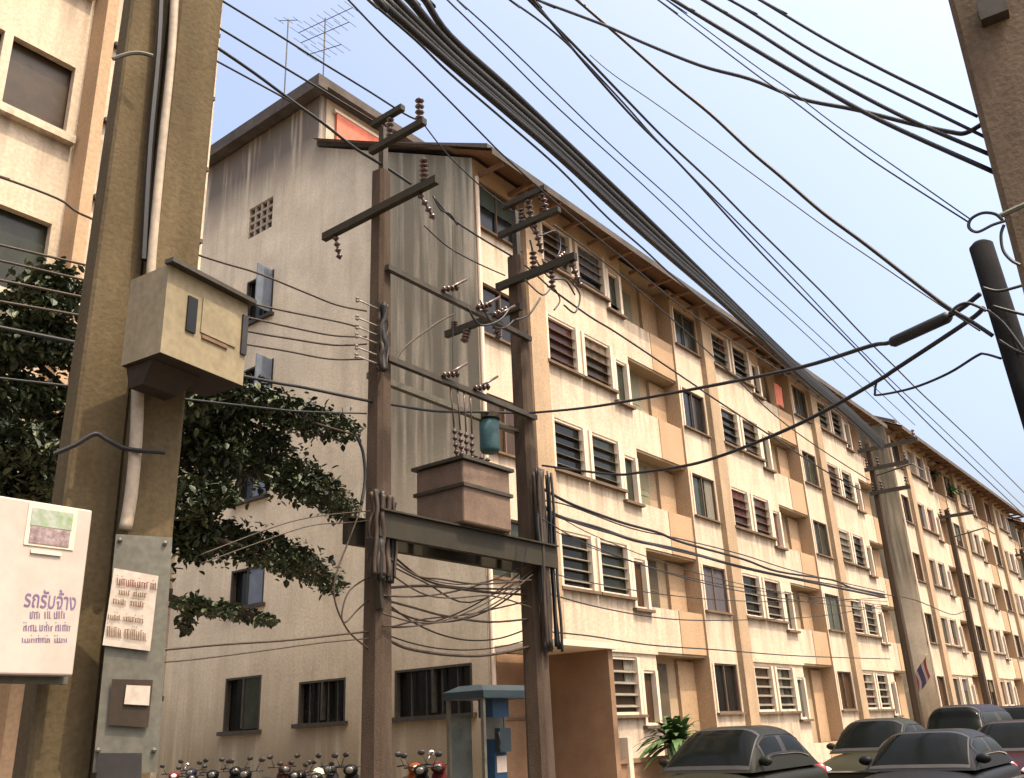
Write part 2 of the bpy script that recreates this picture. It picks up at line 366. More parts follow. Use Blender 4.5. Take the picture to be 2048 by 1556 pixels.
def door_mesh(f, m):
    def fn():
        z0 = Tt(f-1)+0.05; mb = MB(); mb.box(7.35, 8.42, YW-0.05, YW-0.004, z0, Hd(f)-0.04)
        for k in range(3): mb.box(7.44, 8.33, YW-0.062, YW-0.051, z0+0.12+k*0.78, z0+0.78+k*0.78)
        return mb.mesh('balcony_door', m)
    return shared(('door', f, m.name), fn)
def frame_mesh(kind, w_, h_):
    def fn():
        mb = MB(); t = 0.065
        if kind == 'B':
            t = 0.045
            mb.box(0, 0.07, -0.03, 0.10, 0, h_); mb.box(w_-t, w_, 0.02, 0.10, 0, h_, 1); mb.box(0.07, w_-t, 0.03, 0.10, h_-t, h_, 1)
            mb.box(0.07, w_-t, 0.03, 0.09, 0, t, 1); mb.box(w_/2-0.02, w_/2+0.02, 0.04, 0.09, t, h_-t, 1)
            mb.box(-0.05, w_+0.05, -0.10, 0.02, -0.055, -0.004, 1)
        else:
            mb.box(-0.06, t, -0.05, 0.10, 0, h_); mb.box(w_-t, w_+0.06, -0.05, 0.10, 0, h_)
            mb.box(t, w_-t, 0.02, 0.10, h_-t, h_); mb.box(t, w_-t, 0.02, 0.10, 0, t)
            mb.box(-0.12, w_+0.12, -0.13, 0.02, -0.075, -0.004, 1)
        return mb.mesh('window_frame', [WHITE, SILL])
    return shared(('fr', kind, round(w_, 2), round(h_, 2)), fn)
def pane_mesh(w_, h_, m):
    def fn():
        mb = MB(); mb.quad((0.05, 0.11, 0.04), (w_-0.05, 0.11, 0.04), (w_-0.05, 0.11, h_-0.04), (0.05, 0.11, h_-0.04)); return mb.mesh('pane', m)
    return shared(('pn', round(w_, 2), round(h_, 2), m.name), fn)
def slat_mesh(w_):
    def fn():
        mb = MB(); mb.obox((w_/2, 0.055, 0), (w_/2-0.07, 0, 0), (0, 0.055, 0.030), (0, -0.004, 0.007)); return mb.mesh('slat', SLAT)
    return shared(('sl', round(w_, 2)), fn)

CR = random.Random(21)
CURT = [mat('curtain_%d' % i, c, 0.9, 0.4, 4.0, stretch=(9, 9, 0.4)) for i, c in enumerate(((0.16, 0.11, 0.07), (0.10, 0.035, 0.028), (0.20, 0.18, 0.14), (0.06, 0.075, 0.06), (0.09, 0.08, 0.09)))]
def curtain_mesh(w_, h_, fw, fh, m, left):
    def fn():
        mb = MB(); n = 10; x0, x1 = (0.06, 0.06+(w_-0.12)*fw) if left else (w_-0.06-(w_-0.12)*fw, w_-0.06)
        P = [(x0+(x1-x0)*i/n, 0.085+0.014*math.sin(i*2.1)) for i in range(n+1)]
        for i in range(n): mb.quad((P[i][0], P[i][1], h_-0.05-(h_-0.1)*fh), (P[i+1][0], P[i+1][1], h_-0.05-(h_-0.1)*fh), (P[i+1][0], P[i+1][1], h_-0.05), (P[i][0], P[i][1], h_-0.05))
        return mb.mesh('curtain', m)
    return shared(('cu', round(w_, 2), round(h_, 2), fw, fh, m.name, left), fn)
def add_window(blk, kind, x, y, z, w_, h_, pane, slats, bars=False):
    fr = part('window', frame_mesh(kind, w_, h_), blk, (x, y, z))
    part('pane', pane_mesh(w_, h_, pane), fr, (x, y, z))
    if CR.random() < 0.4:
        part('curtain', curtain_mesh(w_, h_, CR.choice((0.35, 0.5, 1.0)), CR.choice((0.45, 0.7, 1.0)), CR.choice(CURT), CR.random() < 0.5), fr, (x, y, z))
    if slats:
        n = int((h_-0.2)/0.235)
        for k in range(n):
            part('slat', slat_mesh(w_), fr, (x, y, z+0.20+k*(h_-0.28)/n))
    return fr

def roof_parts(blk, x0, x1):
    sl_ = 0.526; ye, ze = 11.65, 15.0
    mb = MB()                                       # corrugated lower roof
    n = int((x1-x0+0.6)/0.30)
    xs = [x0-0.30+i*(x1-x0+0.6)/(2*n) for i in range(2*n+1)]
    top = []; 
    for i, x in enumerate(xs):
        dz = 0.035 if i % 2 else 0.0
        top.append(((x, ye, ze+dz), (x, 18.5, ze+sl_*(18.5-ye)+dz)))
    for i in range(len(xs)-1):
        mb.quad(top[i][0], top[i+1][0], top[i+1][1], top[i][1])
        mb.quad((xs[i], ye, ze-0.09), (xs[i+1], ye, ze-0.09), top[i+1][0], top[i][0])
    mb.build('roof', ROOF, blk)
    mb = MB(); mb.quad((x0-0.30, ye, ze-0.09), (x0-0.30, YW, ze-0.09+sl_*(YW-ye)), (x1+0.3, YW, ze-0.09+sl_*(YW-ye)), (x1+0.3, ye, ze-0.09))
    k = x0+0.2
    while k < x1: mb.box(k, k+0.07, ye+0.02, YB-0.02, ze-0.20, ze-0.092); k += 1.2
    mb.build('soffit', SOFFIT, blk)
    mb = MB(); mb.box(x0-0.3, x1+0.3, ye-0.03, ye-0.002, ze-0.18, ze+0.02); mb.build('fascia', COPING, blk)
    # clerestory wall and flat roof of the taller rear half
    mb = MB(); mb.box(x0+0.26, x1, 18.5, 18.62, 18.2, 20.4); mb.build('clerestory_wall', CREAM, blk)
    mb = MB(); mb.box(x0-0.45, x1+0.3, 18.05, 28.6, 20.365, 20.66); mb.box(x0-0.46, x0-0.10, 18.04, 28.61, 20.22, 20.36); mb.build('upper_roof', COPING, blk)

def gable_part(blk, x0, wins=True):
    x0 = x0-0.014; gy = lambda u, v, d: (x0+d, u, v)
    holes_hi = [(19.92, 21.40, 2.0, 3.30), (20.02, 21.45, 5.10, 6.10), (20.1, 21.5, 8.0, 9.2), (20.1, 21.5, 10.85, 12.0), (20.3, 21.6, 13.5, 14.95), (20.55, 21.75, 16.5, 17.6)]
    holes_lo = [(16.8, 18.45, 2.07, 3.02), (12.95, 15.2, 2.07, 3.05)]
    if not wins: holes_hi = []; holes_lo = []
    mb = MB()
    holed(mb, 18.5, 28.0, -0.1, 20.36, holes_hi, gy, 0.22)
    holed(mb, YB, 18.5, -0.1, 15.25, holes_lo, gy, 0.22)
    mb.add([(x0, YB, 15.25), (x0, 18.5, 15.25), (x0, 18.5, 18.42)], ((0, 1, 2),))
    mb.add([(x0+0.26, YB, 15.25), (x0+0.26, 18.5, 15.25), (x0+0.26, 18.5, 18.42)], ((0, 2, 1),))
    mb.quad((x0, 18.5, 18.4), (x0+0.25, 18.5, 18.4), (x0+0.25, 18.5, 20.36), (x0, 18.5, 20.36))
    gw = mb.build('gable_wall', GABLE, blk)
    mb = MB()   # sloping coping
    for a, b in (((x0-0.06, 11.95), (x0+0.30, 18.5)),):
        z1, z2 = 15.40, 18.62
        mb.add([(a[0], 11.95, z1-0.16), (b[0], 11.95, z1-0.16), (b[0], 18.5, z2-0.16), (a[0], 18.5, z2-0.16),
                (a[0], 11.95, z1), (b[0], 11.95, z1), (b[0], 18.5, z2), (a[0], 18.5, z2)],
               ((0, 3, 2, 1), (4, 5, 6, 7), (0, 1, 5, 4), (2, 3, 7, 6), (0, 4, 7, 3), (1, 2, 6, 5)))
    mb.build('coping', COPING, blk)
    if not wins: return
    def gwin(y0, y1, z0, z1, style):
        w_ = y1-y0; mb = MB(); t = 0.05
        X = x0
        mb.box(X-0.01, X+0.12, y0+0.001, y0+t, z0, z1); mb.box(X-0.01, X+0.12, y1-t, y1-0.001, z0, z1)
        mb.box(X, X+0.12, y0+t, y1-t, z1-t, z1-0.001); mb.box(X, X+0.12, (y0+y1)/2-0.03, (y0+y1)/2+0.03, z0+t, z1-t)
        if style != 'vent': mb.box(X-0.12, X+0.10, y0-0.1, y1+0.1, z0-0.10, z0-0.003)
        fr = part('window', mb.mesh('window_frame', STEEL), blk)
        fr.location = -wloc(blk); WL[fr.name] = Vector((0, 0, 0))
        mb = MB(); mb.quad((X+0.16, y0, z0), (X+0.16, y0, z1), (X+0.16, y1, z1), (X+0.16, y1, z0)); part('pane', mb.mesh('pane', PANES[0]), fr)
        if style == 'leaf':     # right-hand casement closed, the left one open and dark
            mb = MB(); mb.box(X+0.03, X+0.07, y0+t, (y0+y1)/2-0.03, z0+0.03, z1-0.05); part('casement', mb.mesh('casement', PANES[2] if z0 < 4 else BLUEG), fr)
        if style == 'open':     # shutter swung out
            mb = MB(); mb.obox((X-0.30, y0+0.05, (z0+z1)/2), (0.30, 0.05, 0), (0.008, -0.02, 0), (0, 0, (z1-z0)/2-0.03)); part('shutter', mb.mesh('shutter', BLUEG), fr)
        if style == 'sill':
            for k in range(1, 5):
                mb = MB(); yk = y0+(y1-y0)*k/5; mb.box(X+0.06, X+0.10, yk-0.015, yk+0.015, z0, z1-0.05); part('glazing_bar', mb.mesh('glazing_bar', STEEL), fr)
        return fr
    gwin(19.92, 21.40, 2.0, 3.30, 'leaf'); gwin(20.02, 21.45, 5.10, 6.10, 'leaf'); gwin(20.1, 21.5, 8.0, 9.2, 'leaf')
    gwin(20.1, 21.5, 10.85, 12.0, 'open'); gwin(20.3, 21.6, 13.5, 14.95, 'open')
    gwin(16.8, 18.45, 2.07, 3.02, 'sill'); gwin(12.95, 15.2, 2.07, 3.05, 'sill')
    vt = MB(); y0, y1, z0, z1 = 20.55, 21.75, 16.5, 17.6
    for i in range(5):
        y = y0+(y1-y0)*i/4; vt.box(x0+0.03, x0+0.12, y-0.04, y+0.04, z0, z1)
    for j in range(5):
        z = z0+(z1-z0)*j/4; vt.box(x0+0.032, x0+0.118, y0, y1, z-0.04, z+0.04)
    vb = vt.build('vent_grille', VENT, blk)
    mb = MB(); mb.quad((x0+0.2, y0, z0), (x0+0.2, y0, z1), (x0+0.2, y1, z1), (x0+0.2, y1, z0)); mb.build('vent_recess', PANES[1], blk)

def block(x0, label, slats=True, mods=3, gwins=True, xend=None):
    blk = thing('apartment_block', (x0, YB, 0), label, 'building', 'matching apartment blocks along the street')
    rr = random.Random(int(x0*10))
    xe = x0+mods*MOD
    for m in range(mods):
        xm = x0+m*MOD
        for f in range(5):
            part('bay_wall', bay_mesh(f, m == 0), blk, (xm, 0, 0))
            part('balcony_wall', balwall_mesh(f), blk, (xm, 0, 0))
            part('pilaster', pilaster_mesh(f), blk, (xm, 0, 0)); part('column', column_mesh(f), blk, (xm, 0, 0))
            part('balcony_parapet', parapet_mesh(f), blk, (xm, 0, 0))
            part('balcony_door', door_mesh(f, DOORG if rr.random() < 0.65 else DOORD), blk, (xm, 0, 0))
            s, h = Sl(f), Hd(f)
            add_window(blk, 'B', xm+0.12, YB, s, 1.64, h-s, rr.choice((PANES[0], PANES[0], PANES[1], PANES[1], PANES[2], PANES[4] if f < 1 else PANES[2])), False)
            for i, (a, b, ds, dh) in enumerate(HOLES_A):
                p = rr.choice((PANES[0], PANES[0], PANES[1], PANES[2], PANES[3])) if i < 2 else rr.choice((PANES[0], PANES[1], PANES[2]))
                add_window(blk, 'A' if i < 2 else 'B2' , xm+a, YA, s+ds, b-a, h+dh-s-ds, p, slats and i < 2)
    # far end wall and the closed volume behind
    mb = MB(); mb.box(x0+0.30, xe, YW+0.03, 27.9, -0.1, 14.8); mb.quad((xe, YW, -0.1), (xe, 28, -0.1), (xe, 28, 15.2), (xe, YW, 15.2))
    mb.box(x0+0.30, xe, 18.65, 27.9, 14.82, 20.3); mb.build('end_wall', GABLE, blk)
    gable_part(blk, x0, gwins)
    roof_parts(blk, x0, xe)
    mb = MB(); mb.tube([(x0+0.06, YB-0.07, 0.3), (x0+0.06, YB-0.07, 14.7)], 0.05, 8); mb.build('downpipe', WHITE, blk)
    return blk
blk1 = block(15.15, 'five-storey cream apartment block with stained gable wall behind the transformer poles')
blk2 = block(15.15+30.9, 'cream apartment block just beyond the stained-gable one, grey gable end showing', slats=False, gwins=False)
blk2.location.y -= 0.55
blk3 = block(15.15+63.7, 'cream apartment block third along the street, beyond two others', slats=False, gwins=False)
blk4 = block(15.15+95.55, 'farthest cream apartment block at the end of the row', slats=False, gwins=False)

# red board on the clerestory of the first block
mb = MB(); mb.box(15.75, 18.6, 18.38, 18.47, 18.75, 19.95)
cb = mb.build('red_board', RED, blk1)
mb = MB()
for a in ((15.65, 18.7, 18.36, 18.49, 19.955, 20.05), (15.65, 18.7, 18.36, 18.49, 18.65, 18.745)): mb.box(*a)
mb.build('board_trim', WHITE, blk1)

# porch at the near corner of the first block
p = thing('entrance_porch', (16.2, 11.6, 0.13), 'brown shaded entrance porch with side wall and flat canopy at the block corner', 'porch')
mb = MB(); mb.box(16.95, 17.12, 10.75, 12.30, 0.0, 3.20); mb.build('side_wall', BROWNW, p)
mb = MB(); mb.box(15.1, 17.2, 10.65, 12.30, 3.203, 3.32); mb.build('canopy', WHITE, p)
mb = MB(); mb.box(15.32, 16.85, YB-0.06, YB-0.04, 0.1, 3.2); mb.build('shutter_door', BROWNW, p)
# low garden wall with a pale post beside the porch
p = thing('garden_wall', (19.5, 10.9, 0.13), 'low stained garden wall with pale posts in front of the ground floor', 'wall')
mb = MB(); mb.box(17.2, 24.5, 10.85, 11.0, 0.1, 0.95); mb.box(17.2, 24.5, 10.80, 11.05, 0.952, 1.03); mb.build('wall', BROWNW, p)
for x in (17.5, 19.6, 21.7, 23.8):
    mb = MB(); mb.box(x, x+0.16, 10.78, 11.06, 0.1, 1.45); mb.build('post', WHITE, p)

# ------------------------------------------------------------------ block on the left (same estate, nearer)
bl = thing('apartment_block', (2, YB, 0), 'near cream apartment block with brown windows behind the twin concrete poles', 'building', 'matching apartment blocks along the street')
XL0, XL1 = -3.0, 7.55
mb = MB()
LH = []
for f in range(5):
    LH.append((1.2, 3.0, Sl(f), Hd(f))); LH.append((3.35, 5.36, Sl(f)+0.05, Hd(f)+0.05))
holed(mb, XL0, 5.45, -0.1, 15.25, LH, lambda u, v, d: (u, YB+d, v), 0.2)
YA0, YA = YA, 12.1
mb.quad((5.45, YA, -0.1), (5.45, YA, 15.25), (5.45, YB, 15.25), (5.45, YB, -0.1), 1)
mb.quad((5.45, YA, -0.1), (XL1, YA, -0.1), (XL1, YA, 15.25), (5.45, YA, 15.25))
mb.quad((XL1, YA, -0.1), (XL1, 20, -0.1), (XL1, 20, 15.25), (XL1, YA, 15.25))
mb.build('wall', [CREAM, FINC], bl)
mb = MB(); mb.box(5.44, 5.62, YA-0.08, YA-0.002, -0.1, 15.25); mb.build('pilaster', FINC, bl)
mb = MB(); mb.box(XL0, XL1-0.1, YB+0.22, 20, -0.1, 15.2); mb.build('inner_wall', GABLE, bl)
mb = MB(); mb.box(XL0, XL1+0.2, 11.6, 20, 15.26, 15.5); mb.build('roof', ROOF, bl)
for f in range(5):
    for (a, b) in ((1.2, 3.0), (3.35, 5.36)):
        dz = 0.05 if a > 3 else 0
        s, h = Sl(f)+dz, Hd(f)+dz; mb = MB(); t = 0.07
        mb.box(a, a+t, YB-0.02, YB+0.1, s, h); mb.box(b-t, b, YB-0.02, YB+0.1, s, h); mb.box(a+t, b-t, YB-0.02, YB+0.1, h-t, h)
        mb.box(a+0.85, a+0.98, YB-0.02, YB+0.1, s, h-t); mb.box(a-0.1, b+0.04, YB-0.14, YB+0.1, s-0.14, s-0.003)
        fr = part('window', mb.mesh('window_frame', CREAM), bl); fr.location = -wloc(bl); WL[fr.name] = Vector((0, 0, 0))
        mb = MB(); mb.quad((a, YB+0.13, s), (b, YB+0.13, s), (b, YB+0.13, h), (a, YB+0.13, h)); part('pane', mb.mesh('pane', PANES[5] if f == 3 else PANES[2]), fr)
    for z in (Hd(f)+0.4, Sl(f)+0.3):
        mb = MB(); mb.box(5.64, XL1-0.05, YA-0.10, YA-0.003, z, z+0.07); mb.build('ledge', COPING, bl)

# ------------------------------------------------------------------ television aerials on the roof of block one
def aerial(px, ytop, ybase, label, els):
    b = onX(px, ybase, 15.6); t = onX(px, ytop, 15.6); t = Vector((b.x, b.y, t.z)); b.z = 20.62
    r = thing('television_aerial', b, label, 'aerial', 'roof aerials')
    mb = MB(); mb.tube([b, t], 0.022, 6); mb.build('mast', STEEL, r)
    for (dz, L, n, el) in els:
        mb = MB(); p = Vector((b.x, b.y, t.z-dz)); q0 = p+Vector((0.2, -L*0.5, 0)); q1 = p+Vector((-0.2, L*0.5, 0))
        mb.tube([q0, q1], 0.014, 5)
        for k in range(n):
            c = q0.lerp(q1, k/(n-1)); mb.tube([c+Vector((-el/2, 0, 0)), c+Vector((el/2, 0, 0))], 0.009, 4)
        mb.build('antenna', STEEL, r)
aerial(645, 40, 190, 'tall roof aerial with three yagi antennas on the near block', [(0.1, 2.2, 9, 0.7), (0.6, 1.9, 7, 0.6), (1.3, 1.2, 6, 0.8)])
aerial(568, 45, 200, 'shorter roof aerial with one small antenna on the near block', [(0.05, 0.5, 3, 0.4)])

# ------------------------------------------------------------------ the near twin poles with cabinet and notices
def pole_prism(mb, cx, cy, w0, w1, z0, z1, ang, ch=0.18, dep=None):
    """tapered rectangular pole with chamfered edges"""
    ca, sa = math.cos(ang), math.sin(ang); rings = []
    for z, wd in ((z0, w0), (z1, w1)):
        h = wd/2; d = (wd if dep is None else wd*dep)/2; c = wd*ch
        P = [(-h+c, -d), (h-c, -d), (h, -d+c), (h, d-c), (h-c, d), (-h+c, d), (-h, d-c), (-h, -d+c)]
        rings.append([(cx+x*ca-y*sa, cy+x*sa+y*ca, z) for x, y in P])
    n = 8
    mb.add(rings[0]+rings[1], [(k, (k+1) % n, n+(k+1) % n, n+k) for k in range(n)]+[tuple(range(n))[::-1], tuple(range(n, 2*n))])
NP = 3.35
# unit vectors at the near poles: 'ax' runs to the image right, 'dn' away from the viewer
c_ = onD(300, 800, NP); dn = Vector((c_.x, c_.y, 0)).normalized(); ax = Vector((dn.y, -dn.x, 0))
def near(px, py, d=0.0):
    """point on the vertical plane across the line of sight through the near poles, d metres nearer"""
    b = dn*(NP-d); r = ray(px, py); t = (b.x*dn.x+b.y*dn.y)/(r.x*dn.x+r.y*dn.y); return EYE+r*t
angp = math.atan2(ax.y, ax.x)
def near_pole(pl0, pr0, y0_, pl1, pr1, y1_, label, d=0.0, rot=0.0):
    a0, b0 = near(pl0, y0_, d), near(pr0, y0_, d); a1, b1 = near(pl1, y1_, d), near(pr1, y1_, d)
    w0, w1 = (b0-a0).length, (b1-a1).length; c0, c1 = (a0+b0)/2, (a1+b1)/2
    zl, zh = c1.z, c0.z; k = (w1-w0)/(zh-zl)
    wb, wt = w1+k*zl*0.45, w0-k*(9.0-zh)*0.6
    cxy = (c0+c1)/2
    mb = MB(); wfac = 1/(math.cos(rot)+math.sin(abs(rot))*0.55)
    pole_prism(mb, cxy.x+dn.x*wb*0.3, cxy.y+dn.y*wb*0.3, wb*wfac, max(wt, 0.12)*wfac, 0.0, 9.0, angp+rot, 0.06, 0.8)
    o = mb.build('concrete_pole', CONC); tag(o, label, 'utility pole', 'twin concrete poles'); return o
near_pole(243, 326, 0, 108, 246, 1000, 'olive stained concrete pole carrying the white lettered sign, left of its twin', 0.0, 0.35)
near_pole(338, 440, 0, 238, 350, 1000, 'olive stained concrete pole carrying the meter cabinet and grey plate', 0.0, 0.35)
# conduit between the poles
cond = []
for px, py in ((352, -60), (345, 100), (325, 300), (308, 480), (302, 560)): cond.append(near(px, py, 0.03))
mb = MB(); mb.tube(crom(cond, 4), 0.020, 8)
o = mb.build('conduit_pipe', PIPE, smooth=True); tag(o, 'thin grey conduit running up the gap between the twin poles', 'pipe')
cond = [near(px, py, 0.07) for px, py in ((276, 770), (272, 880), (262, 990), (250, 1060))]
mb = MB(); mb.tube(crom(cond, 4), 0.022, 8)
o = mb.build('conduit_pipe', PIPE, smooth=True); tag(o, 'short pale conduit dropping below the meter cabinet', 'pipe')
mb = MB(); mb.tube(crom([near(px, py, 0.02) for px, py in ((325, -60), (318, 100), (300, 300), (288, 520))], 4), 0.014, 6)
o = mb.build('cable', CABLE); tag(o, 'black cable beside the conduit in the gap between the twin poles', 'cable')
# strap with a cable tied across the left pole
mb = MB(); mb.tube(crom([near(px, py, 0.10) for px, py in ((108, 908), (150, 890), (190, 868), (215, 880), (255, 898), (330, 905))], 4), 0.008, 6)
o = mb.build('cable', CABLE); tag(o, 'black cable tied slantwise across both twin poles below the cabinet', 'cable')
# steel band near the top
mb = MB(); mb.tube(crom([near(px, py, 0.085) for px, py in ((225, 118), (255, 108), (280, 106), (306, 112))], 4), 0.008, 6)
o = mb.build('band_clamp', GALV); tag(o, 'thin metal band clamp round the pole above the cabinet', 'clamp')

# meter cabinet: corner edge towards the viewer
e_t, e_b = near(338, 528, 0.36), near(340, 706, 0.36)
L_ = near(262, 560, 0.20); R_ = near(498, 580, 0.12)
def cabinet():
    r = thing('meter_cabinet', (e_b.x, e_b.y, e_b.z), 'beige steel meter cabinet with dark slot mounted on the concrete pole', 'cabinet')
    z0, z1 = e_b.z, e_t.z
    A = Vector((e_t.x, e_t.y, 0)); l = Vector((L_.x, L_.y, 0))-A; rr = Vector((R_.x, R_.y, 0))-A
    back = A+l+rr
    def pt(u, v, z, off=0.0):
        p = A+rr*u+l*v; return Vector((p.x, p.y, z))
    mb = MB()
    vs_ = [pt(0, 0, z0), pt(1, 0, z0), pt(1, 1, z0), pt(0, 1, z0), pt(0, 0, z1), pt(1, 0, z1), pt(1, 1, z1), pt(0, 1, z1)]
    mb.add(vs_, ((4, 5, 6, 7), (0, 1, 5, 4), (1, 2, 6, 5), (2, 3, 7, 6), (3, 0, 4, 7)))
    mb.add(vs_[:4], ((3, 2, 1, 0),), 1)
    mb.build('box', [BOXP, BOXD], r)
    n = Vector((rr.y, -rr.x, 0)).normalized(); n = n if n.dot(A) < 0 else -n; h = z1-z0; rl = rr.length
    mb = MB(); mb.obox(pt(0.5, 0, z1+0.006)+n*0.012, rr*0.53, l*0.0+n*0.02, (0, 0, 0.008)); mb.build('rain_lip', STEEL, r)
    mb = MB(); mb.obox(pt(0.30, 0, z0+h*0.55)+n*0.003, rr*0.055, n*0.004, (0, 0, h*0.20)); mb.build('slot', PANES[0], r)
    mb = MB(); mb.obox(pt(0.965, 0, z0+h*0.60)+n*0.003, rr*0.035, n*0.005, (0, 0, h*0.24)); mb.build('handle', SEATB, r)
    mb = MB(); mb.obox(pt(0.60, 0, z0+h*0.36)+n*0.003, rr*0.16, n*0.003, (0, 0, 0.006)); mb.build('name_strip', INKB, r)
    mb = MB(); mb.obox(pt(0.64, 0, z0+h*0.60)+n*0.002, rr*0.22, n*0.003, (0, 0, h*0.20)); mb.build('door_panel', BOXP, r)
    # tapered hanging bracket under the box, shade put into its dark colour
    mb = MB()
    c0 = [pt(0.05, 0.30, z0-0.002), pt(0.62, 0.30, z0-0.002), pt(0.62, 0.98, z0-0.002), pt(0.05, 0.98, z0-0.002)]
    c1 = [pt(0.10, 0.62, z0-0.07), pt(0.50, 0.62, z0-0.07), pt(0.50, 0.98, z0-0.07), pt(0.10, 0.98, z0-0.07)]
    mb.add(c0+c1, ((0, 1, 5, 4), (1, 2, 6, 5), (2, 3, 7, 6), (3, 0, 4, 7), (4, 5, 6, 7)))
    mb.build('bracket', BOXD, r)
cabinet()

# white lettered sign (parallel to the street), standing in front of the left pole
def text_mesh(body, size):
    cu = bpy.data.curves.new('lettering', 'FONT'); cu.body = body; cu.size = size; cu.align_x = 'CENTER'; cu.align_y = 'CENTER'; cu.extrude = 0.0002; cu.resolution_u = 3; cu.offset = size*0.012
    to = bpy.data.objects.new('lettering', cu); COL.objects.link(to)
    bpy.context.view_layer.update()
    dg = bpy.context.evaluated_depsgraph_get(); me = bpy.data.meshes.new_from_object(to.evaluated_get(dg)); bpy.data.objects.remove(to); return me
YS = near(90, 1180, 0.22).y
def sgn(px, py, d=0.0): return onY(px, py, YS-d)
a, b, c, d = sgn(-90, 992), sgn(182, 1020), sgn(150, 1352), sgn(-90, 1350)
zt, zb = b.z, c.z; xl, xr = a.x, (b.x+c.x)/2
r = thing('lettered_sign', ((xl+xr)/2, YS, zb), 'white sign board with purple lettering and a small picture on the concrete pole', 'sign')
mb = MB(); mb.box(xl, xr, YS, YS+0.05, zb, zt); bevel(mb.build('board', SIGN, r), 0.006)
mb = MB(); mb.box(xl-0.005, xr+0.012, YS+0.052, YS+0.075, zb-0.02, zt+0.01); mb.build('backing_frame', GALV, r)
def onsign(name, px0, py0, px1, py1, m, d=0.003):
    p0, p1 = sgn(px0, py0), sgn(px1, py1); mb = MB(); mb.box(p0.x, p1.x, YS-d, YS-0.0005, p1.z, p0.z); return mb.build(name, m, r)
def onsignz(name, px0, px1, z0, z1, m, d=0.003, zref=1150):
    x0 = sgn(px0, zref).x; x1 = sgn(px1, zref).x
    mb = MB(); mb.box(x0, x1, YS-d, YS-0.0005, z0, z1); return mb.build(name, m, r)
zz = lambda py, px=95: sgn(px, py).z
onsignz('picture_border', 52, 152, zz(1095), zz(1012), WHITE, 0.003, 1050)
onsignz('picture_top', 59, 143, zz(1055), zz(1020), PHOTOG, 0.005, 1050)
onsignz('picture_bottom', 57, 138, zz(1090), zz(1057), PHOTOV, 0.005, 1075)
onsignz('caption_strip', 60, 122, zz(1110), zz(1103), WHITE, 0.006, 1105)
x0, x1 = sgn(48, 1205).x, sgn(152, 1205).x; zc = zz(1207)
me = text_mesh('รถรับจ้าง', 1.0); xs_ = [v.co.x for v in me.vertices]; ys_ = [v.co.y for v in me.vertices]
sx = (x1-x0)/(max(xs_)-min(xs_)); sy = (zz(1177)-zz(1217))/(max(ys_)-min(ys_)); mx_ = (max(xs_)+min(xs_))/2; my_ = (max(ys_)+min(ys_))/2
me.transform(Matrix(((sx, 0, 0, -mx_*sx), (0, 0, -1, 0), (0, sy, 0, -my_*sy), (0, 0, 0, 1)))); me.materials.clear(); me.materials.append(INKP)
tx = bpy.data.objects.new('lettering', me); COL.objects.link(tx); tx.parent = r; tx.location = Vector(((x0+x1)/2, YS-0.0009, (zz(1177)+zz(1217))/2))-wloc(r)
def scribble(words, px0, px1, py, hpx, m, P, par, name='small_lettering', seed=1):
    """a line too small to read: the rhythm of its letters as short upright and curved strokes"""
    rr = random.Random(seed); mb = MB(); x = px0
    for wl in words:
        e = x+wl
        while x < e-3:
            t = rr.uniform(1.6, 2.6); hh = hpx*rr.uniform(0.75, 1.0)
            mb.quad(P(x, py+hpx), P(x+t, py+hpx), P(x+t, py+hpx-hh), P(x, py+hpx-hh))
            if rr.random() < 0.7:
                yy = py+hpx-hh if rr.random() < 0.5 else py+hpx-1.4
                mb.quad(P(x+t, yy+1.4), P(x+t+2.4, yy+1.4), P(x+t+2.4, yy), P(x+t, yy))
            if rr.random() < 0.25: mb.quad(P(x, py-3), P(x+2, py-3), P(x+2, py-5), P(x, py-5))
            x += t+rr.uniform(1.9, 3.0)
        x = e+5
    mb.build(name, m, par)
PS = lambda px, py: sgn(px, py, 0.0012)
scribble((24, 14, 26), 60, 135, 1222, 15, INKP, PS, r, seed=3)
scribble((27, 27, 30), 47, 145, 1249, 13, INKP, PS, r, seed=4)
scribble((60, 28), 44, 145, 1275, 10, INKP, PS, r, seed=5)

# grey plate on the right pole with notices
PLD = 0.14
def pl(px, py, d=0.0): return near(px, py, PLD+d)
def plate(mb, c4, th=0.006):
    q = [Vector(p) for p in c4]; back = [p+dn*th for p in q]
    mb.add(q+back, ((0, 1, 2, 3), (7, 6, 5, 4), (0, 4, 5, 1), (1, 5, 6, 2), (2, 6, 7, 3), (3, 7, 4, 0)))
r = thing('steel_plate', pl(255, 1520), 'grey steel plate strapped to the concrete pole, holding notices', 'plate')
mb = MB(); plate(mb, (pl(185, 1545), pl(315, 1545), pl(345, 1075), pl(232, 1068))); mb.build('sheet', GALV, r)
for px, py in ((240, 1080), (330, 1086), (196, 1500), (308, 1500)):
    mb = MB(); mb.ball(pl(px, py, 0.004), 0.008, 8); mb.build('bolt', GALV, r)
nt_ = thing('paper_notice', pl(258, 1300, 0.01), 'small white notice with red and brown lettering on the grey plate', 'notice')
mb = MB(); plate(mb, (pl(205, 1290, 0.012), pl(300, 1302, 0.012), pl(317, 1152, 0.012), pl(228, 1136, 0.012)), 0.003); mb.build('sheet', PAPER, nt_)
PN = lambda px, py: pl(px, py+(px-255)*0.13, 0.016)
scribble((62, 14), 234, 312, 1158, 15, INKR, PN, nt_, 'lettering', 8)
scribble((24, 26), 238, 300, 1180, 11, INKB, PN, nt_, 'lettering', 9)
scribble((30, 30), 226, 302, 1199, 12, INKB, PN, nt_, 'lettering', 10)
scribble((26, 40), 216, 300, 1232, 11, INKB, PN, nt_, 'lettering', 11)
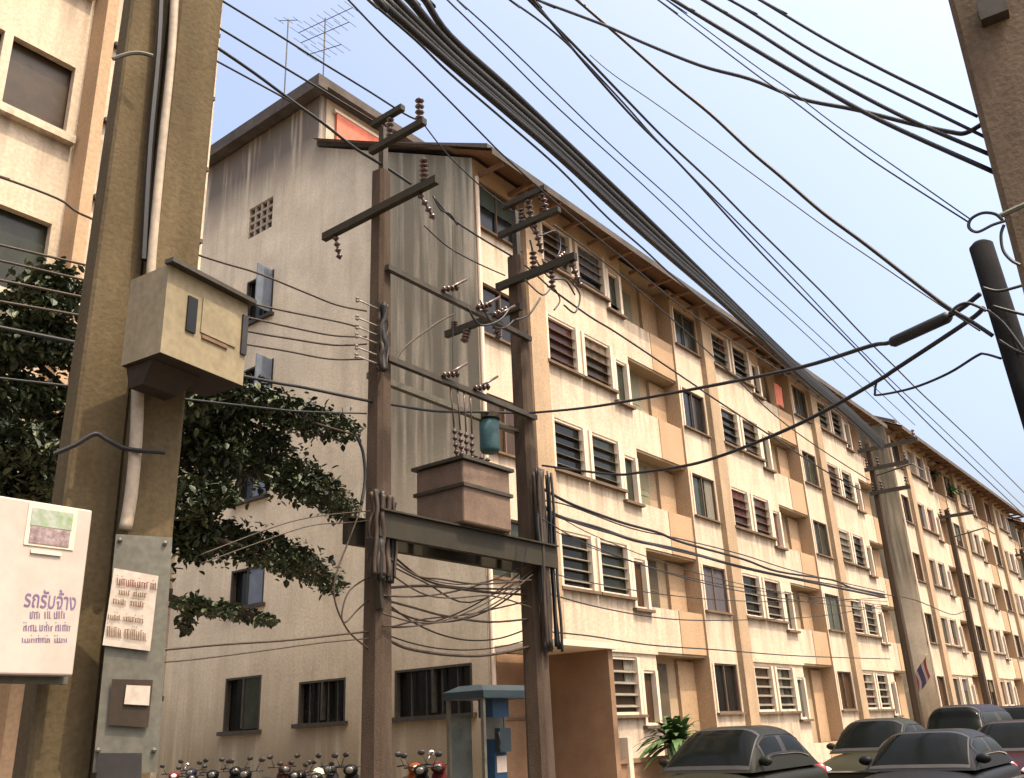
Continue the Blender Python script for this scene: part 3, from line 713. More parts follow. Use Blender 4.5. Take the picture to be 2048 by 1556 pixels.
scribble((30, 44), 214, 296, 1256, 22, INKB, PN, nt_, 'lettering', 12)
nt_ = thing('paper_notice', pl(265, 1480, 0.01), 'torn faded dark notice below the white one on the grey plate', 'notice')
mb = MB(); plate(mb, (pl(216, 1450, 0.012), pl(296, 1455, 0.012), pl(306, 1360, 0.012), pl(224, 1358, 0.012)), 0.003); mb.build('sheet', BOXD, nt_)
mb = MB(); plate(mb, (pl(248, 1408, 0.018), pl(298, 1411, 0.018), pl(301, 1372, 0.018), pl(253, 1370, 0.018)), 0.003); mb.build('paper_scrap', PAPER, nt_)
mb = MB(); plate(mb, (pl(190, 1600, 0.02), pl(282, 1600, 0.02), pl(284, 1506, 0.02), pl(196, 1506, 0.02)), 0.08)
o = mb.build('junction_box', SEATB); tag(o, 'dark junction box at the foot of the grey plate', 'box')
# brown hoarding beneath the sign at the frame edge
t = thing('board_fence', (1.1, 3.9, 0.0), 'brown board fence below the white lettered sign', 'fence')
for k in range(7):
    x0 = 0.40+k*0.17; mb = MB(); mb.box(x0, x0+0.155, 3.9+0.008*(k % 2), 3.93+0.008*(k % 2), 0.0, 1.70+0.02*(k % 3)); mb.build('board', BROWNW, t)
mb = MB(); mb.box(0.38, 1.62, 3.945, 3.985, 1.30, 1.39); mb.build('rail', BROWNW, t)

# ------------------------------------------------------------------ transformer structure
YR = 8.5
def Zr(px, py, Y=YR): return onY(px, py, Y).z
X1, X2 = 8.16, 11.40
def round_pole(x, y, r0, r1, z1, label, m=CONCD, group='concrete poles along the pavement', name='utility_pole'):
    mb = MB(); pole_prism(mb, x, y, r0*2, r1*2, 0.0, z1, 0.12, 0.22); o = mb.build(name, m); tag(o, label, 'utility pole', group); return o
def insulator(mb, p, q, r, n=5):
    r = r*0.78
    p, q = Vector(p), Vector(q)
    mb.tube([p, q], r*0.35, 6)
    for k in range(n):
        c = p.lerp(q, (k+0.5)/n); d = (q-p).normalized()*((q-p).length/n*0.30); mb.tube([c-d, c, c+d], [r*0.5, r, r*0.55], 8)
def pole_with_arms(x, z1, label, r0, r1, ext, arms):
    t = thing('utility_pole', (x, YR, 0.13), label, 'utility pole', 'concrete poles along the pavement')
    mb = MB(); pole_prism(mb, x, YR, r0*2, r1*2, 0.0, z1, 0.12, 0.20); mb.build('shaft', CONCD, t)
    if ext:
        mb = MB(); mb.box(x-0.01, x+0.09, YR-0.05, YR+0.05, z1-0.7, ext); mb.build('mast', STEEL, t)
    for (z, ya, yb, th, ins) in arms:
        mb = MB(); mb.box(x-r1-0.10, x-r1-0.01, YR+ya, YR+yb, z-th/2, z+th/2); mb.build('crossarm', OLIVE, t)
        for (yy, dz, dx, n, rr_) in ins:
            mb = MB(); insulator(mb, (x-r1-0.05, YR+yy, z+(th/2 if dz > 0 else -th/2)), (x-r1-0.05+dx, YR+yy, z+dz), rr_, n); mb.build('insulator', INSUL, t, True)
    return t
zt1 = Zr(763, 347); 
arm = lambda px, py: onX(px, py, X1-0.2)
ye = arm(645, 470).y-YR; yf = arm(872, 382).y-YR
pole_with_arms(X1, zt1, 'brown concrete pole holding the left end of the transformer platform', 0.165, 0.115, Zr(775, 262),
    [(Zr(757, 432), yf, ye, 0.12, [(yf+0.25, 0.45, 0.0, 5, 0.09), (yf+0.35, -0.35, 0.3, 4, 0.07), (ye-0.25, -0.42, 0.1, 4, 0.07)]),
     (Zr(775, 318), -1.05, 0.05, 0.10, [(-0.35, 0.42, 0.0, 4, 0.08), (-0.95, 0.45, 0.0, 4, 0.09)]),
     (Zr(776, 268), -0.62, 0.02, 0.09, [])])
zt2 = Zr(1029, 515)
pole_with_arms(X2, zt2, 'brown concrete pole holding the right end of the transformer platform', 0.175, 0.125, Zr(1040, 430),
    [(Zr(1040, 428), -0.85, 0.1, 0.10, [(-0.45, -0.55, 0.1, 5, 0.10), (-0.75, -0.50, 0.15, 5, 0.10)]),
     (Zr(1040, 478), -1.1, 0.2, 0.10, [(-0.55, -0.55, 0.2, 5, 0.09), (-0.3, 0.35, 0, 4, 0.08)]),
     (Zr(1035, 572), -1.35, 0.3, 0.13, [(-0.5, 0.42, 0.0, 4, 0.09), (-1.25, -0.45, 0.25, 4, 0.09), (-0.85, -0.42, 0.0, 4, 0.08), (-1.0, 0.25, 0.2, 3, 0.09)]),
     (Zr(1035, 625), -0.2, 1.5, 0.12, [(0.6, 0.28, 0.0, 3, 0.11), (1.0, -0.32, -0.1, 4, 0.10), (0.4, -0.4, 0.1, 4, 0.10), (1.3, 0.2, 0.0, 3, 0.09)])])
# steel rails between the two poles, each with drop-out fuses
def rail(za, zb, yo, th, label, fuses, m=STEEL):
    t = thing('fuse_rail', ((X1+X2)/2, YR+yo, min(za, zb)), label, 'steel rail')
    mb = MB(); mb.bar((X1-0.05, YR+yo, za), (X2+0.05, YR+yo, zb), th, th); mb.build('beam', m, t)
    for fx, dz in fuses:
        z = za+(zb-za)*(fx-X1)/(X2-X1); mb = MB()
        insulator(mb, (fx, YR+yo-0.05, z+0.05), (fx+0.30, YR+yo-0.12, z+0.18*dz+0.08), 0.07, 4); mb.bar((fx+0.05, YR+yo-0.05, z+0.05), (fx+0.38, YR+yo-0.22, z+0.30), 0.035); mb.build('fuse', INSUL, t, True)
z0 = Zr(778, 553); rail(z0, z0-0.05, -0.18, 0.08, 'upper steel rail with dark fuses between the transformer poles', [(9.2, 0.5), (10.0, 0.6), (10.4, 1.0)])
z0 = Zr(790, 738); rail(z0, z0-0.05, -0.20, 0.08, 'lower steel rail with dark fuses above the transformer', [(9.15, 0.3), (9.85, 0.3)])
z0 = Zr(790, 753); rail(z0-0.03, z0-0.10, 0.16, 0.09, 'pale galvanised rail behind the lower fuse rail', [], GALV)
# platform
zp = Zr(760, 1062)
t = thing('transformer_platform', ((X1+X2)/2, YR, zp-0.2), 'dark steel platform of channel beams slung between the two transformer poles', 'platform')
for yo in (-0.34, 0.24):
    mb = MB(); mb.box(X1-0.30, X2+0.22, YR+yo, YR+yo+0.10, zp-0.16, zp+0.16); mb.box(X1-0.30, X2+0.22, YR+yo-0.05, YR+yo+0.15, zp+0.162, zp+0.185); mb.build('channel_beam', OLIVE, t)
for k in range(6):
    x = X1+0.30+k*0.48; mb = MB(); mb.box(x, x+0.12, YR-0.22, YR+0.23, zp+0.02, zp+0.10); mb.build('cross_member', OLIVE, t)
for x, s in ((X1, -1),):
    mb = MB(); mb.bar((x-0.36, YR-0.24, zp-0.17), (x-0.10, YR-0.15, zp-1.0), 0.09); mb.build('brace', OLIVE, t)
# transformer
xa, xb = 9.30, 10.34; ztb = zp+0.20; ztt = Zr(900, 912, YR-0.45)
t = thing('transformer', ((xa+xb)/2, YR, ztb), 'brown pole-mounted transformer tank standing on the platform', 'transformer')
mb = MB(); mb.box(xa, xb, YR-0.48, YR+0.42, ztb, ztt); bevel(mb.build('tank', TANK, t), 0.03)
zm = (ztb+ztt)/2+0.06
mb = MB(); mb.box(xa-0.03, xb+0.03, YR-0.51, YR+0.45, zm, zm+0.05); mb.build('rib', STEEL, t)
mb = MB(); mb.box(xa-0.05, xb+0.05, YR-0.53, YR+0.47, ztt+0.002, ztt+0.05); mb.build('lid', STEEL, t)
for k in range(4):
    x = xa+0.20+k*0.13; mb = MB(); insulator(mb, (x, YR-0.2+k*0.02, ztt+0.05), (x-0.05, YR-0.2, ztt+0.55), 0.055, 5)
    mb.tube([(x-0.05, YR-0.2, ztt+0.55), (x-0.12+k*0.02, YR-0.2, ztt+1.25)], 0.012, 5); mb.build('bushing', INSUL, t, True)
for k in range(3):
    x = xa+0.66+k*0.14; mb = MB(); insulator(mb, (x, YR-0.15, ztt+0.05), (x, YR-0.15, ztt+0.28), 0.06, 3); mb.build('bushing', INSUL, t, True)
zc = Zr(990, 868, YR)
mb = MB(); mb.tube([(10.62, YR+0.1, zc-0.28), (10.62, YR+0.1, zc-0.23), (10.62, YR+0.1, zc+0.20), (10.62, YR+0.1, zc+0.25)], [0.13, 0.16, 0.16, 0.13], 14)
t2 = thing('oil_canister', (10.55, YR, zc-0.32), 'small teal cylinder beside the transformer at the pole', 'cylinder')
mb.build('cylinder', TEAL, t2, True)
mb = MB(); mb.tube([(10.62, YR+0.1, zc+0.26), (10.62, YR+0.1, zc+0.34)], 0.18, 12); mb.bar((10.62, YR+0.1, zc+0.2), (X2, YR, zc+0.2), 0.05); mb.build('cap_bracket', STEEL, t2)
# thick cable clusters strapped to the poles
def cable_cluster(x, yo, z0, z1, n, label, spread, seed):
    rr = random.Random(seed); t = thing('cable_cluster', (x, YR+yo, z0), label, 'cables')
    for k in range(n):
        pts = []; m = 7; ox = rr.uniform(-spread, spread); oy = rr.uniform(-0.10, 0.04)
        for i in range(m):
            f = i/(m-1); pts.append((x+ox+rr.uniform(-0.03, 0.03), YR+yo+oy+rr.uniform(-0.02, 0.02), z0+(z1-z0)*f+rr.uniform(-0.05, 0.05)))
        mb = MB(); mb.tube(crom(pts, 4), rr.uniform(0.016, 0.046), 6); mb.build('cable', CABLEB if k % 3 else CABLE, t, True)
cable_cluster(X2+0.05, -0.24, Zr(1080, 1300), Zr(1070, 955), 16, 'thick bunch of cables strapped down the right transformer pole', 0.22, 2)
cable_cluster(X1-0.16, -0.24, Zr(720, 1160), Zr(720, 995), 14, 'tangle of cables at the left end of the platform', 0.22, 3)
cable_cluster(X1-0.15, -0.18, Zr(735, 745), Zr(735, 620), 5, 'short bunch of cables beside the rack on the left pole', 0.05, 4)
mb = MB(); mb.tube(crom([onY(px, py, YR-0.2) for px, py in ((712, 870), (726, 905), (730, 960), (722, 1010))], 4), 0.02, 6)
o = mb.build('cable', CABLE, smooth=True); tag(o, 'bent black cable hooking down to the platform beside the left pole', 'cable')
# secondary rack with short insulators on pole 1
t = thing('cable_rack', (X1-0.3, YR, Zr(735, 740)), 'small rack of spool insulators on the left transformer pole', 'rack')
mb = MB(); mb.box(X1-0.22, X1-0.17, YR-0.22, YR-0.16, Zr(735, 748), Zr(735, 612)); mb.build('back_strap', STEEL, t)
for py in (625, 660, 678, 695, 718, 735):
    z = Zr(735, py); mb = MB(); mb.tube([(X1-0.62, YR-0.19, z), (X1-0.20, YR-0.19, z)], 0.012, 5); insulator(mb, (X1-0.60, YR-0.19, z-0.04), (X1-0.60, YR-0.19, z+0.04), 0.04, 2); mb.build('spool', INSULG, t, True)
mb = MB(); mb.tube([onY(906, 450, YR), onY(906, 738, YR)], 0.009, 5)
o = mb.build('wire', CABLE); tag(o, 'vertical lead wire dropping between the fuse rails', 'wire')
mb = MB(); mb.tube(crom([onY(px, py, YR-0.2) for px, py in ((786, 726), (812, 692), (856, 659), (880, 642), (908, 628))], 4), 0.015, 6)
o = mb.build('wire', CABLEB, smooth=True); tag(o, 'slanting jumper cable from the left pole up to the upper fuse rail', 'wire')

t = thing('jumper_wires', (X2-0.2, YR-0.6, zt2-0.3), 'tangled black jumper loops among the insulators of the right transformer pole', 'wires')
for k, pts in enumerate((((1048, 430), (1075, 470), (1112, 462), (1120, 500), (1095, 545)), ((1060, 480), (1072, 520), (1100, 556), (1130, 560), (1150, 590)), ((1050, 560), (1085, 590), (1105, 575), (1120, 600), (1108, 620)),
        ((1030, 640), (1055, 632), (1072, 610), (1080, 596)), ((960, 600), (985, 650), (1010, 655), (1028, 640)), ((935, 615), (960, 650), (1000, 640), (1020, 615)), ((868, 395), (882, 420), (900, 428), (915, 450)), ((1140, 560), (1160, 590), (1150, 625), (1128, 610)))):
    mb = MB(); mb.tube(crom([onY(px, py, YR-0.35-0.1*(k % 3)) for px, py in pts], 5), 0.014+0.003*(k % 2), 6); mb.build('wire', CABLE, t, True)
# far poles in the same row
def far_pole(x, z1, label, arms):
    t = thing('utility_pole', (x, YR, 0.13), label, 'utility pole', 'concrete poles along the pavement')
    mb = MB(); pole_prism(mb, x, YR, 0.27, 0.18, 0.0, z1, 0.1, 0.22); mb.build('shaft', CONCF, t)
    for (z, ya, yb) in arms:
        mb = MB(); mb.box(x-0.2, x-0.11, YR+ya, YR+yb, z-0.06, z+0.06); mb.build('crossarm', STEEL, t)
        for yy in (ya+0.1, (ya+yb)/2+0.25, yb-0.1):
            mb = MB(); insulator(mb, (x-0.155, YR+yy, z+0.06), (x-0.155, YR+yy, z+0.36), 0.08, 3); mb.build('insulator', INSUL, t, True)
    mb = MB(); mb.tube([(x, YR-0.1, z1-1.1), (x+0.2, YR-1.2, z1-0.9), (x+0.2, YR-1.5, z1-1.2)], 0.03, 6); mb.build('lamp_bracket', STEEL, t)
far_pole(30.3, 10.1, 'concrete pole with crossarms in front of the first gap between blocks', [(9.85, -1.6, 0.3), (9.2, -1.2, 0.2), (8.4, -1.1, 0.15)])
far_pole(39.4, 9.3, 'concrete pole before the second block, past the crossarm pole', [(9.0, -1.0, 0.3)])
far_pole(54.0, 9.5, 'most distant concrete pole in front of the second block', [(9.2, -1.0, 0.3)])

# right-hand near pole and the dark post
cR = onD(1935, 200, 3.62); dR = Vector((cR.x, cR.y, 0)).normalized(); sR = Vector((dR.y, -dR.x, 0))
azE = math.atan2(onD(1960, 270, 3.62).y, onD(1960, 270, 3.62).x)
pc = Vector((3.62*math.cos(azE), 3.62*math.sin(azE), 0))+sR*0.185+dR*0.12
t = thing('concrete_pole', (pc.x, pc.y, 0.0), 'brown concrete pole with a wire loop, where the thick overhead wires end', 'utility pole')
mb = MB(); pole_prism(mb, pc.x, pc.y, 0.40, 0.30, 0.0, 7.5, math.atan2(sR.y, sR.x), 0.06, 0.8); mb.build('shaft', CONCR, t)
def rp(px, py, d=0.0):
    b = dR*(3.60-d); r_ = ray(px, py); return EYE+r_*((b.x*dR.x+b.y*dR.y)/(r_.x*dR.x+r_.y*dR.y))
mb = MB(); mb.obox(rp(1985, 18, 0.03), sR*0.05, dR*0.03, (0, 0, 0.05)); mb.build('bracket', STEEL, t)
mb = MB(); mb.tube(crom([rp(px, py, 0.06) for px, py in ((2005, 440), (1990, 428), (1965, 426), (1942, 438), (1938, 455), (1955, 464), (1985, 450), (2010, 442))], 5), 0.006, 6); mb.build('wire_loop', CABLE, t)
mb = MB(); mb.tube(crom([rp(px, py, 0.06) for px, py in ((2008, 450), (2002, 470), (2006, 500), (2022, 520), (2040, 530))], 5), 0.006, 6); mb.build('wire_loop', CABLE, t)
mb = MB(); mb.tube(crom([rp(px, py, 0.05) for px, py in ((2000, 432), (2030, 418), (2070, 400))], 4), 0.010, 6); mb.build('strap', GALV, t)
pt_ = onD(1962, 492, 7.0); pb = onD(2090, 900, 7.0)
dpp = (pb-pt_); pb2 = pt_+dpp*((pt_.z)/(pt_.z-pb.z))
t = thing('dark_post', (pb2.x, pb2.y, 0), 'slim blackened post where the service cables cross the street', 'post')
mb = MB(); mb.tube([pb2, pt_, pt_+Vector((0, 0, 0.03))], [0.10, 0.083, 0.05], 14); mb.build('shaft', mat('black_tar', (0.013, 0.013, 0.014), 0.95, 0.4, 6.0, spec=0.08), t, True)
PD = (pt_.x, pt_.y)
def dpt(px, py, d=0.0): return onD(px, py, 7.0-d)
for pts in (((1898, 628), (1915, 612), (1935, 606), (1958, 614), (1972, 622)), ((1965, 575), (1998, 582), (2048, 570)), ((1975, 620), (2010, 650), (2060, 720)), ((1985, 612), (2020, 622), (2060, 632)), ((1998, 680), (2030, 700), (2060, 712))):
    mb = MB(); mb.tube(crom([dpt(px, py, 0.1) for px, py in pts], 5), 0.011, 6); mb.build('tie_wire', CABLE, t, True)

# ------------------------------------------------------------------ overhead wires
ROW = ((0, 8.5), (30, 8.5)); BN = ((5.9, 6.0), (30.2, 7.7)); P2 = (11.37, 8.5); POST = (PD[0], PD[1]); RP = (pc.x, pc.y)
LBL = {
 'row': 'black wire running past the twin poles to the top of the left transformer pole',
 'span_top': 'black wire strung between the tops of the two transformer poles',
 'span_far': 'black wire running from the right transformer pole along the facade to the next pole',
 'rack': 'thin wire from behind the twin poles to the spool rack',
 'drop': 'sagging black service wire passing behind the left transformer pole',
 'cross': 'black service cable crossing the street from the right transformer pole to the dark post',
 'bundle': 'thick black cable in the heavy overhead bundle',
 'b1': 'single black cable hanging just under the heavy overhead bundle',
 'b0': 'thin wire below the heavy bundle, skimming the eaves',
 'd': 'thin wire of the pair next to the heavy overhead bundle',
 'e': 'black wire in the overhead group spreading above the middle of the street',
 'e4': 'very thin wire splitting off to the dark post',
 'g1': 'loose black cable swinging across the other wires to the right-hand concrete pole',
 'g2': 'black cable stretched down to the dark post',
 'h': 'taut black wire ending on the right-hand concrete pole',
 'h5': 'hair-thin wire ending at the loop on the right-hand concrete pole',
 'c3': 'drooping tail cable looping from the dark post',
 'q': 'low cable slung along the facade from the right transformer pole',
 'q2': 'low cable sagging between the two farther poles',
 'slack': 'slack cable looping low between the two transformer poles',
 'side': 'slack low cable leading off the left transformer pole toward the tree'}
WIRES = [
('row', ROW, .013, [(330, -70), (447, 3), (560, 72), (644, 125), (734, 180), (808, 227), (836, 240)]),
('row', ROW, .013, [(330, -8), (437, 55), (534, 114), (647, 182), (771, 257)]),
('row', ROW, .018, [(320, 20), (437, 97), (510, 147), (587, 204), (647, 247), (711, 297), (771, 334), (822, 368)]),
('row', ROW, .011, [(320, 62), (437, 124), (540, 180), (587, 206)]),
('span_top', ROW, .010, [(844, 244), (887, 300), (921, 335), (970, 380), (1032, 428)]),
('span_top', ROW, .013, [(866, 392), (902, 435), (960, 475), (1041, 524), (1100, 575)]),
('span_top', ROW, .009, [(848, 451), (895, 493), (950, 524), (1010, 551)]),
('span_far', ROW, .016, [(1095, 572), (1178, 632), (1240, 670), (1380, 764), (1425, 795), (1556, 881), (1654, 944), (1735, 987)]),
('span_far', ROW, .013, [(1108, 450), (1225, 537), (1317, 615), (1391, 680), (1477, 762), (1556, 836), (1644, 900), (1738, 960)]),
('rack', ROW, .010, [(-60, 338), (0, 354), (117, 398), (185, 438), (421, 518), (514, 546), (608, 584), (674, 610), (733, 622)]),
('rack', ROW, .010, [(300, 560), (420, 588), (556, 619), (625, 633), (691, 647), (733, 660)]),
('rack', ROW, .010, [(300, 590), (518, 640), (594, 657), (667, 671), (733, 674)]),
('rack', ROW, .011, [(300, 622), (504, 664), (573, 676), (667, 690), (733, 688)]),
('rack', ROW, .010, [(300, 655), (501, 690), (573, 702), (660, 718), (733, 718)]),
('drop', ROW, .016, [(300, 715), (539, 763), (608, 775), (733, 801), (778, 808), (868, 822), (955, 824), (1040, 826)]),
('drop', ROW, .009, [(300, 790), (539, 817), (608, 823), (733, 827)]),
('cross', (P2, POST), .015, [(1060, 826), (1150, 818), (1240, 805), (1430, 770), (1600, 735), (1740, 692), (1785, 683), (1898, 632), (1960, 588)]),
('cross', (P2, POST), .014, [(1085, 931), (1150, 940), (1231, 949), (1272, 946), (1368, 932), (1441, 912), (1558, 866), (1653, 820), (1761, 758), (1793, 737), (1934, 644), (1968, 615)]),
('bundle', BN, .042, [(740, -20), (757, 0), (900, 127), (1016, 226), (1116, 312), (1286, 468), (1440, 602), (1600, 748), (1700, 832), (1765, 895)]),
('bundle', BN, .050, [(770, -20), (790, 0), (900, 110), (1016, 212), (1116, 300), (1286, 458), (1440, 595), (1600, 744), (1700, 828), (1765, 891)]),
('bundle', BN, .048, [(800, -20), (820, 0), (900, 92), (1016, 196), (1116, 285), (1286, 445), (1440, 588), (1600, 740), (1700, 824), (1765, 887)]),
('bundle', BN, .040, [(830, -20), (850, 0), (900, 72), (1016, 176), (1116, 270), (1286, 430), (1440, 580), (1600, 735), (1700, 820), (1765, 883)]),
('bundle', BN, .036, [(755, -20), (774, 0), (900, 119), (1016, 219), (1116, 306), (1286, 463), (1440, 599), (1600, 752), (1700, 836), (1765, 898)]),
('b1', BN, .014, [(715, -20), (737, 0), (831, 80), (900, 147), (1016, 247), (1116, 335), (1216, 436), (1286, 497), (1363, 567), (1500, 676), (1600, 760), (1765, 899)]),
('b0', BN, .010, [(680, -18), (697, 0), (768, 74), (844, 147), (960, 264), (1008, 312), (1110, 404), (1250, 520), (1400, 640), (1600, 770), (1765, 903)]),
('d', ((7.0, 5.2), (30, 6.3)), .008, [(880, -15), (895, 0), (1010, 112), (1116, 216), (1286, 370), (1427, 502), (1600, 658), (1700, 752), (1800, 848)]),
('d', ((7.0, 5.2), (30, 6.3)), .008, [(900, -15), (915, 0), (1016, 92), (1216, 285), (1350, 405), (1450, 502), (1600, 637), (1720, 748), (1830, 850)]),
('e', ((5, 4), (40, 5.2)), .013, [(1040, -18), (1058, 0), (1147, 89), (1247, 193), (1332, 280), (1421, 363), (1500, 443), (1600, 541), (1658, 599), (1735, 680), (1790, 734), (1838, 782), (1921, 860), (1963, 900), (2048, 985), (2090, 1028)]),
('e', ((5, 4), (40, 5.2)), .012, [(1048, -18), (1066, 0), (1170, 127), (1270, 239), (1363, 332), (1500, 482), (1600, 586), (1706, 692), (1800, 790), (1890, 880), (2048, 1030), (2090, 1072)]),
('e', ((5, 4), (40, 5.2)), .009, [(1000, -15), (1020, 0), (1085, 46), (1147, 100), (1247, 206), (1332, 300), (1500, 470), (1600, 572), (1700, 678), (1800, 778), (1900, 872), (2090, 1055)]),
('e4', ((7.0, 4.1), POST), .006, [(1180, 110), (1228, 150), (1324, 216), (1500, 344), (1587, 408), (1660, 461), (1747, 520), (1850, 590), (1960, 662)]),
('g1', ((4.5, 5.0), RP), .008, [(1066, -4), (1085, 4), (1208, 50), (1286, 85), (1401, 131), (1500, 158), (1600, 197), (1714, 220), (1821, 247), (1901, 264), (1931, 266), (1966, 247)]),
('g2', ((5.5, 5.0), POST), .012, [(1130, -20), (1154, 0), (1239, 73), (1340, 162), (1421, 228), (1500, 301), (1563, 354), (1644, 424), (1729, 487), (1841, 574), (1896, 615), (1944, 644), (1986, 672)]),
('h', ((3.2, 4.0), RP), .0055, [(1480, -22), (1520, 0), (1640, 72), (1754, 134), (1867, 190), (1955, 233)]),
('h', ((3.2, 4.0), RP), .0055, [(1420, -22), (1460, 0), (1500, 23), (1634, 107), (1767, 174), (1972, 275)]),
('h', ((3.2, 4.0), RP), .007, [(1370, -22), (1407, 0), (1500, 56), (1640, 144), (1801, 231), (1982, 310)]),
('h', ((3.2, 4.0), RP), .008, [(1310, -22), (1347, 0), (1500, 93), (1614, 160), (1761, 241), (1990, 345)]),
('h5', ((3.2, 4.0), RP), .0035, [(1285, -22), (1316, 0), (1500, 140), (1584, 200), (1707, 294), (1784, 347), (1938, 445)]),
('h5', ((3.2, 4.0), RP), .0028, [(1300, -22), (1333, 0), (1500, 124), (1580, 180), (1667, 247), (1801, 341), (1940, 438)]),
('c3', (P2, POST), .008, [(1753, 763), (1750, 784), (1757, 790), (1825, 776), (1896, 747), (1953, 712), (1970, 708), (2002, 717)]),
('q', ROW, .020, [(1075, 968), (1090, 980), (1136, 1005), (1187, 1025), (1250, 1047), (1316, 1065), (1365, 1085), (1485, 1118), (1556, 1143), (1665, 1160), (1702, 1175), (1769, 1189)]),
('q', ROW, .024, [(1080, 1005), (1116, 1032), (1197, 1056), (1270, 1081), (1360, 1100), (1485, 1135), (1600, 1160), (1769, 1195)]),
('q', ROW, .010, [(1080, 1000), (1140, 1012), (1260, 1056), (1360, 1078), (1480, 1108), (1600, 1145), (1769, 1184)]),
('q2', ROW, .012, [(1769, 1189), (1830, 1200), (1900, 1228), (1925, 1224), (1937, 1219)]),
('slack', ROW, .016, [(770, 1176), (835, 1172), (891, 1174), (971, 1184), (1060, 1190)]),
('slack', ROW, .012, [(770, 1100), (788, 1114), (851, 1160), (930, 1176), (1060, 1178)]),
('slack', ROW, .013, [(770, 1200), (830, 1216), (891, 1232), (979, 1244), (1065, 1237)]),
('slack', ROW, .010, [(770, 1257), (851, 1238), (940, 1228), (1065, 1200)]),
('slack', ROW, .017, [(770, 1275), (785, 1284), (820, 1298), (899, 1310), (979, 1310), (1065, 1292)]),
('slack', ((0, 8.25), (30, 8.25)), .011, [(770, 1110), (830, 1150), (880, 1158), (960, 1168), (1062, 1160)]),
('slack', ((0, 8.3), (30, 8.3)), .009, [(770, 1140), (840, 1185), (900, 1196), (985, 1192), (1062, 1215)]),
('slack', ((0, 8.75), (30, 8.75)), .009, [(775, 1128), (850, 1165), (940, 1205), (1060, 1150)]),
('q', ((0, 8.35), (30, 8.35)), .013, [(1085, 1015), (1150, 1045), (1240, 1072), (1330, 1096), (1440, 1122), (1560, 1150), (1680, 1172), (1769, 1192)]),
('q', ROW, .010, [(1080, 1262), (1180, 1272), (1300, 1290), (1440, 1300), (1600, 1312), (1780, 1318)]),
('q', ROW, .009, [(1090, 1185), (1200, 1215), (1340, 1238), (1480, 1240), (1640, 1232), (1775, 1210)]),
('side', ROW, .008, [(748, 1190), (715, 1220), (690, 1245), (684, 1225), (700, 1180), (745, 1150)]),
('side', ROW, .011, [(300, 1302), (446, 1289), (580, 1280), (718, 1265), (748, 1264)]),
('side', ROW, .007, [(250, 1330), (378, 1320), (522, 1302), (640, 1286), (748, 1276)]),
('side', ROW, .009, [(725, 1010), (700, 1075), (672, 1150), (670, 1202), (696, 1261), (740, 1300)]),
('side', ROW, .006, [(400, 1110), (545, 1055), (620, 1035), (700, 1025), (745, 1022)]),
('side', ROW, .006, [(400, 1128), (560, 1070), (630, 1050), (700, 1045), (745, 1040)]),
]
from collections import Counter
cnt = Counter(x[0] for x in WIRES)
sr = random.Random(5)
for k in range(8):
    y0_, y1_ = sr.uniform(1085, 1270), sr.uniform(1120, 1300); sag = sr.uniform(15, 60); yo = YR+sr.uniform(-0.35, 0.3)
    WIRES.append(('slack', ((0, yo), (30, yo)), sr.uniform(0.005, 0.011), [(765+300*i/5, y0_+(y1_-y0_)*i/5+sag*4*(i/5)*(1-i/5)) for i in range(6)]))
for k in range(4):
    y0_ = sr.uniform(985, 1160); yo = YR-0.1*k
    WIRES.append(('q', ((0, yo), (30, yo)), sr.uniform(0.006, 0.010), [(1085+690*f, y0_+(1195-y0_+8*k)*f**0.75+26*math.sin(math.pi*f)) for f in (0, 0.1, 0.22, 0.36, 0.52, 0.7, 0.86, 1.0)]))
cnt = Counter(x[0] for x in WIRES)
for gname, plane, rad, pts in WIRES:
    P = [onPlane(x, y, *plane) for x, y in pts]
    if pts[0][1] < 0 or pts[0][0] <= 330 and gname in ('rack', 'drop', 'side'):     # carry the wire on beyond the frame
        d = (P[0]-P[1]).normalized(); P.insert(0, P[0]+d*4.0)
    mb = MB(); mb.tube(crom(P, 5), rad*(1.25 if gname not in ('h5', 'e4') else 1.0), 6)
    o = mb.build('overhead_wire', CABLEB if gname in ('slack', 'side', 'rack') else CABLE, smooth=True)
    tag(o, LBL[gname], 'wire', LBL[gname].replace('black ', '')[:60] if cnt[gname] > 1 else None)
a, b = onPlane(1782, 686, P2, POST), onPlane(1900, 632, P2, POST)
mb = MB(); d = (b-a).normalized(); mb.tube([a, a+d*0.03, b-d*0.03, b], [0.03, 0.047, 0.047, 0.03], 10)
o = mb.build('cable_splice', CABLE, smooth=True); tag(o, 'thick black splice sleeve on the cable near the dark post', 'splice')

